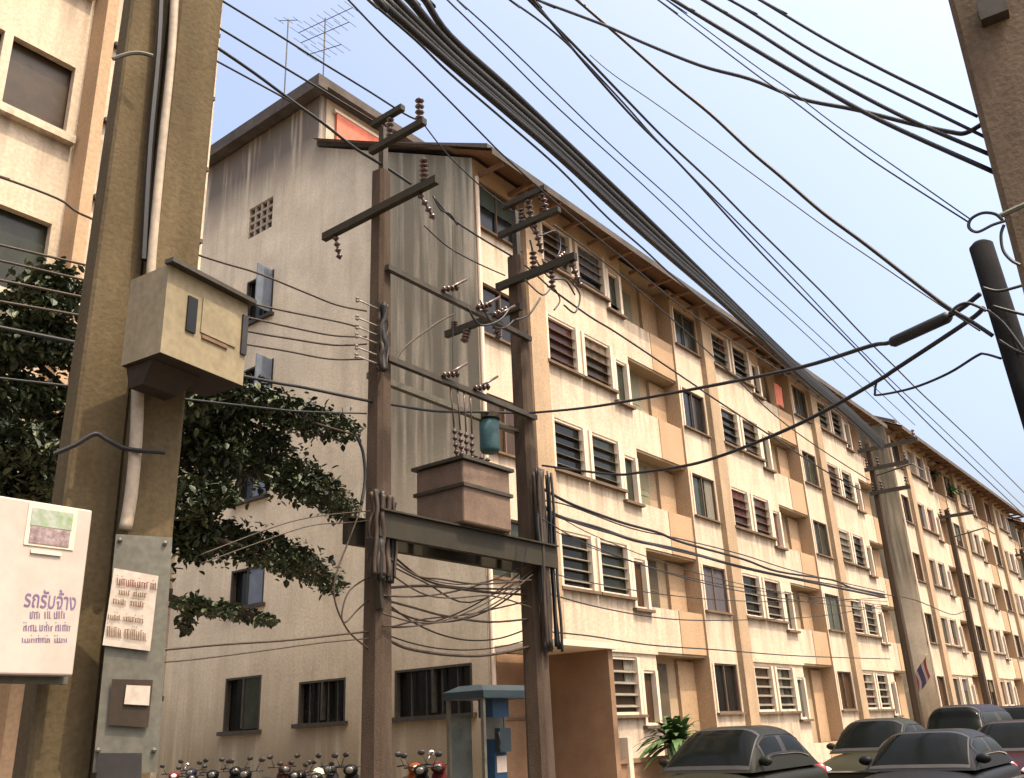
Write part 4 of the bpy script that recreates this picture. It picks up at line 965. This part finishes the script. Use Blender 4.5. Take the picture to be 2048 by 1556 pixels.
# ------------------------------------------------------------------ tree
def tree():
    rr = random.Random(11); YT = 10.4
    base = onY(232, 1500, YT); base.z = 0.13
    t = thing('tree', base, 'dark leafy tree with drooping branches behind the twin concrete poles', 'tree')
    mb = MB(); top = Vector((base.x+0.3, base.y+0.1, 5.4))
    mb.tube(crom([base, base+Vector((0.05, 0, 1.6)), base+Vector((0.18, 0.05, 3.4)), top], 4), [0.20-0.12*i/12 for i in range(13)], 8)
    mb.build('trunk', BARK, t, True)
    limbs = [[(260, 900), (330, 820), (430, 785), (540, 815), (640, 850), (705, 868)], [(260, 980), (350, 930), (450, 920), (560, 950), (650, 1000), (705, 1035)],
             [(250, 1080), (350, 1060), (450, 1085), (550, 1112), (630, 1145), (672, 1172)], [(270, 1150), (340, 1195), (420, 1218), (500, 1230), (548, 1252)],
             [(240, 900), (170, 820), (110, 760), (40, 700), (-60, 660)], [(240, 950), (160, 900), (80, 880), (0, 850), (-80, 850)], [(240, 820), (190, 700), (130, 600), (60, 570)]]
    for li, L in enumerate(limbs):
        off = (-0.5, 0.3, -0.2, 0.1, 0.4, -0.3, 0.2)[li]
        P = [Vector((base.x+0.2, base.y, 3.0+0.3*li))]+[onY(x, y, YT+off*min(1, 0.4+0.2*i)) for i, (x, y) in enumerate(L)]
        pp = crom(P, 4); mb = MB(); mb.tube(pp, [0.07*(1-i/len(pp))+0.010 for i in range(len(pp))], 6); mb.build('branch', BARK, t, True)
    blobs = [(100, 575, 62, 38), (40, 605, 52, 20), (110, 618, 45, 28), (60, 680, 78, 42), (120, 690, 42, 45), (20, 690, 50, 50), (10, 790, 70, 40), (70, 800, 40, 36), (125, 800, 40, 20), (110, 870, 40, 40),
             (40, 890, 70, 40), (30, 950, 70, 40), (100, 955, 40, 35), (40, 990, 70, 25), (-60, 750, 70, 120), (-60, 920, 70, 80),
             (240, 760, 70, 120), (260, 920, 70, 100), (290, 1060, 60, 80),
             (395, 790, 45, 50), (440, 785, 60, 36), (510, 805, 70, 30), (575, 828, 60, 30), (635, 848, 55, 28), (690, 862, 32, 22),
             (400, 860, 50, 45), (455, 855, 50, 32), (400, 930, 50, 42), (460, 915, 60, 40), (535, 925, 60, 38), (590, 960, 60, 34), (640, 985, 45, 30), (685, 1015, 36, 22), (540, 880, 40, 18),
             (385, 1000, 45, 40), (440, 990, 40, 30), (390, 1075, 45, 45), (450, 1080, 55, 34), (520, 1098, 60, 30), (580, 1122, 48, 28), (625, 1145, 36, 24), (662, 1167, 26, 18),
             (385, 1210, 40, 15), (435, 1220, 42, 14), (490, 1232, 36, 12), (530, 1242, 22, 9), (370, 1250, 14, 18)]
    mb = MB(); mb2 = MB()
    for bi, (bx, by, rx, ry) in enumerate(blobs):
        off = rr.uniform(-0.7, 0.7); n = int(rx*ry*math.pi/8)+26
        twigs = []
        for k in range(n):
            while True:
                u, v, s = rr.uniform(-1, 1), rr.uniform(-1, 1), rr.uniform(-1, 1)
                if u*u+v*v+s*s < 1: break
            sp_ = 1.45 if rr.random() < 0.14 else 1.0
            c = onY(bx+u*rx*1.12*sp_, by+v*ry*1.18*sp_, YT+off+s*0.45)
            L = rr.uniform(0.05, 0.145); wd = L*rr.uniform(0.5, 0.68)
            yaw = rr.uniform(0, 6.283); pit = rr.uniform(-1.2, 0.25)
            d = Vector((math.cos(yaw)*math.cos(pit), math.sin(yaw)*math.cos(pit), math.sin(pit))); s_ = d.cross(Vector((rr.uniform(-0.4, 0.4), rr.uniform(-0.4, 0.4), 1))).normalized()
            up = s_.cross(d)*0.12*L
            tgt = mb2 if rr.random() < 0.22 else mb
            tgt.add([c-d*L/2, c-d*L*0.12+s_*wd/2+up, c+d*L*0.28+s_*wd*0.36+up, c+d*L/2, c+d*L*0.28-s_*wd*0.36+up, c-d*L*0.12-s_*wd/2+up], ((0, 1, 2, 3), (0, 3, 4, 5)))
    mb.build('crown', LEAF, t); o = mb2.build('crown', LEAFO, t); o['label'] = 'paler olive leaves of the crown'
tree()

# ------------------------------------------------------------------ plants by the facade
def frond_plant(loc, R, n, label, m, group=None, seed=0, name='palm_shrub'):
    rr = random.Random(seed); t = thing(name, loc, label, 'plant', group); loc = Vector(loc)
    mb = MB(); mb.tube([loc, loc+Vector((0, 0, R*0.5))], [0.06, 0.04], 6); mb.build('stem', BARK, t)
    mb = MB()
    for k in range(n):
        yaw = rr.uniform(0, 6.283); el = rr.uniform(0.1, 1.3); L = R*rr.uniform(0.7, 1.15); w_ = R*0.07
        d = Vector((math.cos(yaw), math.sin(yaw), 0)); sd = Vector((-d.y, d.x, 0)); p = loc+Vector((0, 0, R*0.45)); prev = None
        for i in range(6):
            f = i/5; q = p+d*L*f*math.cos(el)+Vector((0, 0, L*(f*math.sin(el)-0.55*f*f))); ww = w_*math.sin(math.pi*(0.12+0.88*f)) if i < 5 else 0.004
            cur = (q-sd*ww, q+sd*ww)
            if prev: mb.quad(prev[0], prev[1], cur[1], cur[0])
            prev = cur
    mb.build('fronds', m, t)
q = onY(1352, 1462, 10.4); frond_plant((q.x, q.y, q.z-0.9), 1.35, 110, 'spiky green palm shrub in front of the ground-floor windows', LEAFP, seed=1)
for k, (px, py, Yq, R) in enumerate(((1903, 985, 11.9, 1.0), (1868, 950, 11.9, 0.8))):
    q = onY(px, py, Yq); t0 = (q.x, q.y, q.z-0.4)
    frond_plant(t0, R, 46, ('bushy green balcony plant on the top floor of the second block', 'smaller dark balcony plant on the top floor of the second block')[k], LEAFP if k == 0 else LEAF, seed=5+k, name='balcony_plant')

q = onY(1556, 790, YP-0.03); t = thing('hung_cloth', (q.x, YP-0.03, q.z-0.5), 'red cloth hung over a top-floor balcony parapet', 'cloth')
mb = MB()
for i in range(6):
    for j in range(4):
        def cp(a, b): return (q.x-0.35+0.8*a, YP-0.05+0.03*math.sin(a*14)*b, q.z+0.45-0.9*b-0.03*math.sin(a*9))
        mb.quad(cp(i/6, j/4), cp((i+1)/6, j/4), cp((i+1)/6, (j+1)/4), cp(i/6, (j+1)/4))
mb.build('cloth', RED, t, True)
# flag hanging from the second block
q = onY(1842, 1336, 11.6); t = thing('flag', (q.x, q.y, q.z-1.2), 'small striped red white and blue flag on a slanting pole on the second block', 'flag')
mb = MB(); mb.tube([(q.x+0.4, YB, q.z-0.9), (q.x-0.3, 11.2, q.z+0.5)], 0.025, 6); mb.build('pole', WHITE, t)
FL = [mat('flag_red', (0.26, 0.05, 0.06), 0.8), mat('flag_white', (0.42, 0.38, 0.36), 0.8), mat('flag_blue', (0.07, 0.055, 0.13), 0.8)]
mb = MB()
cols = (0, 1, 2, 2, 1, 0)
for i in range(6):
    for j in range(5):
        def fp(a, b): return (q.x-0.25+0.40*a*0.6+0.05*math.sin(b*5), 11.25+0.7*a+0.05*math.sin(b*4+a*3), q.z+0.42-0.75*a-0.8*b)
        mb.quad(fp(i/6, j/5), fp((i+1)/6, j/5), fp((i+1)/6, (j+1)/5), fp(i/6, (j+1)/5), cols[i])
mb.build('cloth', FL, t)

# ------------------------------------------------------------------ telephone booth
q = onY(990, 1500, 10.7); bx, by = q.x, 10.7
t = thing('phone_booth', (bx, by, 0.13), 'blue telephone booth with pale canopy beside the right transformer pole', 'booth')
rz = 2.32
mb = MB(); mb.add([(bx-0.80, by-0.45, rz-0.12), (bx+0.80, by-0.45, rz-0.12), (bx+0.80, by+0.45, rz-0.12), (bx-0.80, by+0.45, rz-0.12),
                   (bx-0.80, by-0.45, rz), (bx+0.80, by-0.45, rz), (bx+0.80, by+0.45, rz), (bx-0.80, by+0.45, rz), (bx-0.62, by-0.25, rz+0.10), (bx+0.62, by-0.25, rz+0.10), (bx+0.62, by+0.25, rz+0.10), (bx-0.62, by+0.25, rz+0.10)],
                  ((0, 3, 2, 1), (0, 1, 5, 4), (1, 2, 6, 5), (2, 3, 7, 6), (3, 0, 4, 7), (4, 5, 9, 8), (5, 6, 10, 9), (6, 7, 11, 10), (7, 4, 8, 11), (8, 9, 10, 11))); mb.build('canopy', BLUEL, t)
for sx in (-0.74, 0.74):
    for sy in (-0.38, 0.38):
        mb = MB(); mb.box(bx+sx-0.03, bx+sx+0.03, by+sy-0.03, by+sy+0.03, 0.13, rz-0.121); mb.build('post', GALV, t)
mb = MB(); mb.box(bx-0.16, bx+0.16, by-0.12, by+0.12, 0.13, 1.55); mb.build('pedestal', BLUE, t)
mb = MB(); mb.box(bx-0.22, bx+0.22, by-0.16, by+0.16, 1.90, rz-0.123); mb.build('header', BLUE, t)
for sx in (-0.44, 0.44):
    mb = MB(); mb.box(bx+sx-0.26, bx+sx+0.26, by+0.36, by+0.375, 0.35, 1.95); mb.build('glass_panel', GLASSB, t)
mb = MB(); mb.box(bx-0.12, bx+0.14, by-0.135, by-0.122, 1.02, 1.28); mb.build('information_card', SIGN, t)
mb = MB(); mb.box(bx-0.15, bx+0.15, by-0.24, by-0.125, 1.34, 1.72); ph = mb.build('telephone', BLUEL, t)
mb = MB(); mb.tube(crom([(bx-0.18, by-0.24, 1.42), (bx-0.20, by-0.28, 1.52), (bx-0.18, by-0.24, 1.66)], 3), 0.022, 6); mb.build('handset', SEATB, t, True)

# ------------------------------------------------------------------ motorbikes
LENSD = mat('smoked_lens', (0.10, 0.10, 0.095), 0.15, 0.2, 6.0, spec=0.6, grain=0)
def make_bike(loc, yaw, paintm, label, helmet=None, colr_=(0, 0, 0)):
    t = thing('motorbike', loc, label, 'motorbike', 'motorbikes parked by the gable wall')
    M = Matrix.Translation(Vector(loc)) @ Matrix.Rotation(yaw, 4, 'Z') @ Matrix.Scale(0.93+0.06*math.sin(loc[1]*7.0), 4)
    def fin(mb, name, m, par=t, sm=True):
        mb.v = [tuple(M @ Vector(p)) for p in mb.v]; return mb.build(name, m, par, sm)
    for x in (-0.62, 0.62):
        mb = MB(); ring = [(x+0.27*math.cos(a), 0, 0.29+0.27*math.sin(a)) for a in [2*math.pi*k/18 for k in range(19)]]
        mb.tube(ring, 0.042, 6, cap=False); wv = fin(mb, 'wheel', TYRE)
        mb = MB(); mb.cyl((x, -0.04, 0.29), (x, 0.04, 0.29), 0.06, n=8)
        for k in range(5):
            a = 2*math.pi*k/5; mb.bar((x, 0, 0.29), (x+0.24*math.cos(a), 0, 0.29+0.24*math.sin(a)), 0.03, 0.02)
        rb = fin(mb, 'hub', CHROME, t)
    mb = MB(); mb.tube(crom([(0.50, 0, 0.86), (0.30, 0, 0.62), (0.05, 0, 0.45), (-0.25, 0, 0.52), (-0.70, 0, 0.76)], 4), [0.07, 0.08, 0.09, 0.10, 0.11, 0.11, 0.11, 0.11, 0.10, 0.10, 0.10, 0.10, 0.09, 0.09, 0.08, 0.07, 0.05], 8); fin(mb, 'body', paintm)
    mb = MB(); mb.ball((-0.30, 0, 0.77), 0.36, 12, sc=(1.15, 0.36, 0.20)); fin(mb, 'seat', SEATB)
    mb = MB(); mb.ball((0.47, 0, 0.72), 0.24, 12, sc=(0.55, 0.65, 1.25)); fin(mb, 'leg_shield', paintm)
    mb = MB(); mb.ball((0.56, 0, 0.99), 0.12, 12, sc=(0.9, 1.25, 0.9)); fin(mb, 'headlight_cowl', paintm)
    mb = MB(); mb.ball((0.63, 0, 0.99), 0.075, 10, sc=(0.6, 1.2, 0.9)); fin(mb, 'headlight', LAMPW if helmet or colr_[0] > 0.2 else LENSD)
    mb = MB(); mb.tube(crom([(0.42, -0.34, 1.04), (0.50, -0.18, 1.05), (0.54, 0, 1.02), (0.50, 0.18, 1.05), (0.42, 0.34, 1.04)], 3), 0.017, 6); fin(mb, 'handlebar', SEATB)
    for s in (-1, 1):
        mb = MB(); mb.tube([(0.50, s*0.22, 1.05), (0.50, s*0.30, 1.22)], 0.008, 5); mb.ball((0.50, s*0.33, 1.26), 0.065, 10, sc=(0.35, 1.15, 0.8)); fin(mb, 'mirror', CHROME if (s > 0 and colr_[0] > 0.2) else SEATB)
        mb = MB(); mb.tube([(0.60, s*0.06, 0.30), (0.48, s*0.06, 0.85)], 0.022, 6); fin(mb, 'fork', CHROME)
    mb = MB(); mb.ball((-0.80, 0, 0.74), 0.07, 8, sc=(0.6, 1.2, 0.7)); fin(mb, 'tail_light', LAMPR)
    if helmet:
        h = MB(); p = M @ Vector((-0.2, 0, 0.97)); h.ball(p, 0.14, 14, sc=(1, 1, 0.95)); o = h.build('crash_helmet', helmet[0], smooth=True); tag(o, helmet[1], 'helmet')
bikes = [(352, 15.2, -2.7, (0.30, 0.03, 0.04), 'dark red motorbike at the left end of the row by the gable', None), (405, 14.6, -2.4, (0.03, 0.035, 0.07), 'navy motorbike second in the row by the gable', None),
         (470, 14.2, -2.6, (0.02, 0.02, 0.02), 'black motorbike below the divided gable window', None), (548, 13.8, -2.3, (0.08, 0.03, 0.02), 'maroon motorbike below the barred gable window', None),
         (628, 13.6, -2.6, (0.02, 0.02, 0.022), 'black motorbike with a pale helmet on its seat', (mat('cream_helmet', (0.70, 0.62, 0.42), 0.3, grain=0), 'pale cream crash helmet resting on a motorbike seat')),
         (690, 13.4, -2.4, (0.05, 0.05, 0.055), 'charcoal motorbike just left of the transformer pole', None), (822, 12.9, -2.5, (0.40, 0.10, 0.02), 'orange motorbike between the two transformer poles', None),
         (885, 12.7, -2.7, (0.16, 0.025, 0.03), 'crimson motorbike beside the phone booth', None)]
for k, px in enumerate((378, 440, 508, 588, 660, 715, 852)):
    bikes.append((px, 13.5, -2.5-0.1*(k % 3), (0.015, 0.015, 0.016), ('black motorbike wedged between the dark red and the navy ones', 'black motorbike just past the navy one', 'black motorbike under the gap between two gable windows', 'black motorbike next to the maroon one', 'black motorbike behind the charcoal one', 'black motorbike half hidden by the left transformer pole', 'black motorbike between the orange and crimson ones')[k], None))
for px, Yq, yaw, colr, lab, hel in bikes:
    r_ = ray(px, 1530); X = (14.3 if Yq != 13.5 else 13.3)+0.35*math.sin(px*0.9)
    k = X/r_.x; make_bike((X, r_.y*k, 0.13), yaw+0.5*math.sin(px*1.7), paint('bike_paint_%d' % px, colr), lab, hel, colr)

# ------------------------------------------------------------------ cars
def make_car(loc, yaw, colr, label, L=4.4, Wd=1.72, Ht=1.48, belt=0.95, kind='sedan'):
    t = thing('parked_car', loc, label, 'car', 'cars parked along the street'); pm = paint('car_paint_%d' % int(loc[0]*100), colr)
    M = Matrix.Translation(Vector(loc)) @ Matrix.Rotation(yaw, 4, 'Z')
    def fin(mb, name, m, par=t, sm=False):
        mb.v = [tuple(M @ Vector(p)) for p in mb.v]; return mb.build(name, m, par, sm)
    h = L/2; w2 = Wd/2
    # lower body loft: stations along x, section points (y, z)
    st = [(-h, 0.78, 0.35, belt-0.10), (-h+0.18, 0.93, 0.25, belt-0.02), (-h+0.8, 1.0, 0.20, belt+0.02), (0, 1.0, 0.20, belt), (h-1.3, 1.0, 0.20, belt-0.02), (h-0.55, 0.97, 0.22, belt-0.14), (h-0.15, 0.88, 0.28, belt-0.26), (h, 0.76, 0.36, belt-0.36)]
    mb = MB(); n = 8; rows = []
    for x, wf, zb, zt in st:
        ww = w2*wf; rows.append([(x, -ww*0.90, zb), (x, -ww, zb+(zt-zb)*0.35), (x, -ww*0.985, zb+(zt-zb)*0.72), (x, -ww*0.90, zt), (x, ww*0.90, zt), (x, ww*0.985, zb+(zt-zb)*0.72), (x, ww, zb+(zt-zb)*0.35), (x, ww*0.90, zb)])
    vs_ = [p for rw in rows for p in rw]; fs = []
    for i in range(len(rows)-1):
        for k in range(n): fs.append((i*n+k, i*n+(k+1) % n, (i+1)*n+(k+1) % n, (i+1)*n+k))
    fs.append(tuple(range(n))); fs.append(tuple((len(rows)-1)*n+k for k in range(n))[::-1]); mb.add(vs_, fs)
    o = fin(mb, 'body', pm, sm=True); sb = o.modifiers.new('sub', 'SUBSURF'); sb.levels = 1; sb.render_levels = 2
    # cabin
    if kind == 'sedan': cb, ct = (-h+0.55, h-1.25), (-h+1.25, h-2.05)
    elif kind == 'van': cb, ct = (-h+0.06, h-0.75), (-h+0.22, h-1.45)
    else: cb, ct = (-0.65, h-1.35), (-0.42, h-2.05)
    zb, zt = belt-0.06, Ht
    prof = crom([(cb[0], 0, 0), (cb[0]*0.55+ct[0]*0.45, 0, 0.60), (ct[0], 0, 0.955), ((ct[0]+ct[1])/2, 0, 1.0), (ct[1], 0, 0.955), (cb[1]*0.52+ct[1]*0.48, 0, 0.55), (cb[1], 0, 0.0)], 6)
    def surf(i, th, off=0.0):
        q = prof[i]; hh = (zt-zb)*max(q.z, 0.0)+off; wy = w2*(0.92-0.17*max(q.z, 0))+off
        c, sn = math.cos(th), math.sin(th)
        sg = 1 if c >= 0 else -1
        yy = sg*abs(c)**0.42*w2*0.92; zz_ = abs(sn)**0.46
        yy *= 1-0.20*max(q.z, 0)*zz_
        return (q.x, yy*(1+off/w2), zb+hh*zz_)
    def patch(name, i0, i1, t0, t1, m, off, par=None, nt_=10):
        mb = MB(); n = nt_
        vs_ = [surf(i, math.radians(t0+(t1-t0)*k/n), off) for i in range(i0, i1+1) for k in range(n+1)]
        fs = [((i*(n+1)+k), (i*(n+1)+k+1), ((i+1)*(n+1)+k+1), ((i+1)*(n+1)+k)) for i in range(i1-i0) for k in range(n)]
        mb.add(vs_, fs); return fin(mb, name, m, sm=True)
    N = len(prof)-1
    patch('cabin', 0, N, 0, 180, pm, 0.0, nt_=28)
    for i0, i1 in ((24, 35), (2, 12)): patch('window_seal', i0, i1, 38, 142, SEATB, 0.006, nt_=16)
    patch('windscreen', 25, 34, 42, 138, CARG, 0.010, nt_=16); patch('rear_window', 3, 11, 42, 138, CARG, 0.010, nt_=16)
    for th_ in (33, 147):
        mb = MB(); mb.tube([surf(i, math.radians(th_), 0.012) for i in range(9, 29)], 0.008, 5); fin(mb, 'drip_rail', SEATB)
    for th_ in (5, 175):
        mb = MB(); mb.tube([surf(i, math.radians(th_), 0.012) for i in range(7, 31)], 0.010, 5); fin(mb, 'waist_trim', CHROME)
    for t0, t1 in ((7, 30), (150, 173)):
        patch('window_seal', 8, 28, t0-1, t1+2, SEATB, 0.006); patch('side_window', 9, 17, t0, t1, CARG, 0.010); patch('side_window', 19, 27, t0, t1, CARG, 0.010)
    for x in (-h+0.82, h-0.85):
        for s in (-1, 1):
            mb = MB(); mb.cyl((x, s*(w2-0.20), 0.31), (x, s*(w2-0.01), 0.31), 0.31, n=18); wh = fin(mb, 'wheel', TYRE)
            mb = MB(); mb.cyl((x, s*(w2-0.02), 0.31), (x, s*(w2+0.004), 0.31), 0.19, n=14)
            mb.v = [tuple(M @ Vector(p)) for p in mb.v]; part('rim', mb.mesh('rim', CHROME), wh)
            WL[wh.name] = Vector((0, 0, 0))
    for s in (-1, 1):
        mb = MB(); mb.ball((h-0.13, s*w2*0.60, belt-0.33), 0.13, 10, sc=(0.7, 1.35, 0.7)); fin(mb, 'headlight', LAMPW, sm=True)
        mb = MB(); mb.ball((-h+0.10, s*w2*0.68, belt-0.18), 0.13, 10, sc=(0.6, 1.1, 1.0)); fin(mb, 'tail_light', LAMPR, sm=True)
        mb = MB(); mb.ball((cb[1]-0.35, s*(w2*0.98), belt+0.08), 0.10, 10, sc=(0.6, 1.1, 0.7)); fin(mb, 'wing_mirror', pm, sm=True)
        mb = MB(); mb.box(-h+0.5, h-0.6, s*w2*0.985-0.012, s*w2*0.985+0.012, 0.62, 0.66); fin(mb, 'trim_strip', CHROME)
    mb = MB(); mb.box(h-0.06, h+0.03, -w2*0.70, w2*0.70, 0.36, 0.50); fin(mb, 'bumper', SEATB)
    mb = MB(); mb.box(h-0.05, h-0.005, -0.42, 0.42, belt-0.43, belt-0.33); fin(mb, 'grille', CHROME)
    return t
PI = math.pi
make_car((14.4, 7.0, 0.0), PI, (0.030, 0.030, 0.022), 'dark olive sedan nearest the palm shrub', Ht=1.58, belt=1.0)
make_car((15.9, 4.35, 0.0), PI, (0.020, 0.020, 0.022), 'black sedan double-parked beside the olive one', Ht=1.40, belt=0.92)
make_car((21.4, 6.9, 0.0), PI, (0.040, 0.040, 0.024), 'mossy green car parked behind the olive sedan', Ht=1.60, belt=1.0)
make_car((21.8, 4.3, 0.0), PI, (0.040, 0.010, 0.011), 'dark maroon sedan behind the black one', Ht=1.45, belt=0.92)
make_car((28.6, 6.8, 0.0), PI, (0.022, 0.018, 0.032), 'dark people carrier, taller than the cars beside it', Ht=1.85, belt=1.08, kind='van', L=4.7)
make_car((28.4, 4.2, 0.0), PI, (0.030, 0.034, 0.034), 'slate grey sedan beyond the maroon one', Ht=1.55, belt=0.98)
make_car((35.4, 6.8, 0.0), PI, (0.02, 0.02, 0.03), 'navy pickup with a short cab past the people carrier', Ht=1.80, belt=1.06, kind='pickup', L=4.9)
make_car((35.5, 4.2, 0.0), PI, (0.028, 0.026, 0.026), 'black van beside the navy pickup', Ht=1.85, belt=1.08, kind='van', L=4.7)
make_car((42.5, 6.7, 0.0), PI, (0.03, 0.03, 0.03), 'dark hatchback at the far end of the parked row', Ht=1.62, belt=1.0)
make_car((42.5, 4.3, 0.0), PI, (0.09, 0.09, 0.085), 'grey hatchback at the far end, out from the kerb', Ht=1.60, belt=1.0)
